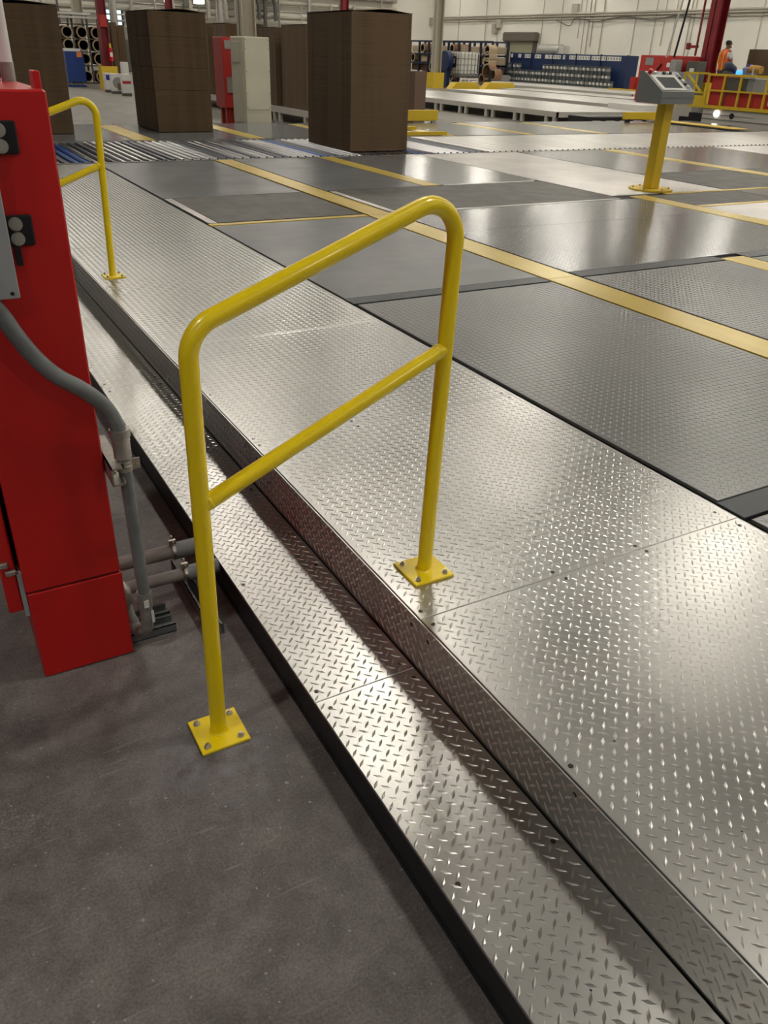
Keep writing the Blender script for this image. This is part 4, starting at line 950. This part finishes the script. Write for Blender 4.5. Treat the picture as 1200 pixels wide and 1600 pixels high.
# ------------------------------------------------------------------ the worker (seen from behind over the railing)
wp = Vector((22.0, 18.85, .551))
wk = thing('person', 'person in orange vest over white shirt, dark hair, standing behind the yellow railing', 'person', wp)
view = Vector((wp.x, wp.y, 0)).normalized(); side = Vector((view.y, -view.x, 0))   # side = to the right in the picture
fwd = (view*.7 + side*.7).normalized(); lat = Vector((fwd.y, -fwd.x, 0))
def Wp(f, l, z): return wp + fwd*f + lat*l + Vector((0, 0, z))
def skin_mesh(name, nodes, edges, mt, parent, sub=2):
    bm = bmesh.new(); ly = bm.verts.layers.skin.verify(); vs = []
    off = parent.location
    for (p, r) in nodes:
        v = bm.verts.new(p-off); v[ly].radius = (r, r) if not isinstance(r, tuple) else r; v[ly].use_root = (len(vs) == 0); vs.append(v)
    for a, b in edges: bm.edges.new((vs[a], vs[b]))
    me = bpy.data.meshes.new(name); bm.to_mesh(me); bm.free(); me['local'] = 1
    for q in (mt if isinstance(mt, list) else [mt]): me.materials.append(q)
    o = bpy.data.objects.new(name, me); COL.objects.link(o); o.parent = parent
    s = o.modifiers.new('skin', 'SKIN'); s.use_smooth_shade = True; o.modifiers.new('sub', 'SUBSURF').levels = sub; o.modifiers['sub'].render_levels = sub
    return o
# one continuous body
nodes = [(Wp(0, 0, .93), .15), (Wp(0, 0, 1.10), .135), (Wp(.01, 0, 1.28), .15), (Wp(0, 0, 1.41), .11), (Wp(.015, 0, 1.49), .055), (Wp(.03, 0, 1.54), .06), (Wp(.045, 0, 1.62), .088), (Wp(.04, 0, 1.70), .07),
         (Wp(0, .17, 1.40), .065), (Wp(.03, .23, 1.14), .048), (Wp(.20, .20, 1.02), .038), (Wp(.27, .17, 1.0), .03),
         (Wp(0, -.17, 1.40), .065), (Wp(.03, -.23, 1.14), .048), (Wp(.20, -.20, 1.02), .038), (Wp(.27, -.17, 1.0), .03),
         (Wp(0, .09, .82), .095), (Wp(.02, .10, .47), .062), (Wp(-.02, .10, .09), .045), (Wp(.13, .11, .04), .04),
         (Wp(0, -.09, .82), .095), (Wp(.02, -.10, .47), .062), (Wp(-.02, -.10, .09), .045), (Wp(.13, -.11, .04), .04)]
edges = [(0,1),(1,2),(2,3),(3,4),(4,5),(5,6),(6,7),(3,8),(8,9),(9,10),(10,11),(3,12),(12,13),(13,14),(14,15),(0,16),(16,17),(17,18),(18,19),(0,20),(20,21),(21,22),(22,23)]
body = skin_mesh('body', nodes, edges, skin, wk)
def body_extra():
    M = skin; N = M.node_tree.nodes; L = M.node_tree.links; b = N['Principled BSDF']
    tc = N.new('ShaderNodeTexCoord'); sp_ = N.new('ShaderNodeSeparateXYZ'); L.new(tc.outputs['Object'], sp_.inputs[0])
    r = N.new('ShaderNodeValToRGB'); r.color_ramp.interpolation = 'CONSTANT'; e = r.color_ramp.elements
    mr = N.new('ShaderNodeMath'); mr.operation = 'DIVIDE'; mr.inputs[1].default_value = 2.0; L.new(sp_.outputs['Z'], mr.inputs[0])
    e[0].position = 0; e[0].color = (.02, .02, .02, 1); e[1].position = .5; e[1].color = (.20, .10, .06, 1)
    q = e.new(.06); q.color = (.03, .035, .06, 1)
    L.new(mr.outputs[0], r.inputs[0]); L.new(r.outputs[0], b.inputs['Base Color'])
body_extra()
# fingers
for s in (1, -1):
    hp = Wp(.27, .17*s, 1.0)
    for k in range(4):
        l0 = (k-1.5)*.018
        skin_mesh('finger', [(hp+lat*l0, .011), (hp+lat*l0+fwd*(.05), .009), (hp+lat*l0+fwd*(.07+.008*(1-abs(k-1.5)/1.5))+Vector((0, 0, -.025)), .007)], [(0,1),(1,2)], skin, wk, 1)
    skin_mesh('thumb', [(hp-lat*.02*s, .012), (hp-lat*.05*s+fwd*.03, .010), (hp-lat*.055*s+fwd*.055, .008)], [(0,1),(1,2)], skin, wk, 1)
# shirt and vest as sleeved shells
skin_mesh('shirt', [(Wp(0, 0, .90), .16), (Wp(0, 0, 1.10), .147), (Wp(.01, 0, 1.28), .162), (Wp(0, 0, 1.415), .12), (Wp(0, .17, 1.405), .077), (Wp(.015, .22, 1.22), .064), (Wp(0, -.17, 1.405), .077), (Wp(.015, -.22, 1.22), .064)],
          [(0,1),(1,2),(2,3),(3,4),(4,5),(3,6),(6,7)], shirt, wk)
vest = skin_mesh('vest', [(Wp(0, 0, .88), .172), (Wp(0, 0, 1.10), .158), (Wp(.0, 0, 1.28), .172), (Wp(-.01, 0, 1.42), .118), (Wp(-.01, .115, 1.43), .064), (Wp(-.01, -.115, 1.43), .064)], [(0,1),(1,2),(2,3),(3,4),(3,5)], orange, wk)
for s in (1, -1): MB().tube([Wp(-.165, .10*s, .95), Wp(-.175, .09*s, 1.2), Wp(-.135, .08*s, 1.44)], .016, 6).build('reflective_strip', hivis, wk)
skin_mesh('hair', [(Wp(.01, 0, 1.575), .075), (Wp(.02, 0, 1.65), .102), (Wp(.035, 0, 1.715), .078)], [(0,1),(1,2)], hair, wk)
# face: nose, ears, eyes, mouth
fc_ = lambda f, l, z: Wp(.045+f, l, 1.60+z)
MB().cyl(fc_(.085, 0, .03), fc_(.108, 0, -.005), .008, 8, .014).build('nose', skin, wk)
for s in (1, -1):
    MB().cyl(fc_(-.01, .085*s, .01), fc_(-.015, .098*s, .015), .028, 10, .024).build('ear', skin, wk)
    MB().cyl(fc_(.083, .032*s, .032), fc_(.090, .032*s, .032), .011, 8).build('eye', hair, wk)
MB().cyl(fc_(.086, -.022, -.035), fc_(.086, .022, -.035), .006, 6).build('mouth', darkred, wk)
MB().tube([fc_(.06, -.05, -.07), fc_(.09, 0, -.075), fc_(.06, .05, -.07)], .016, 8).build('beard', hair, wk)
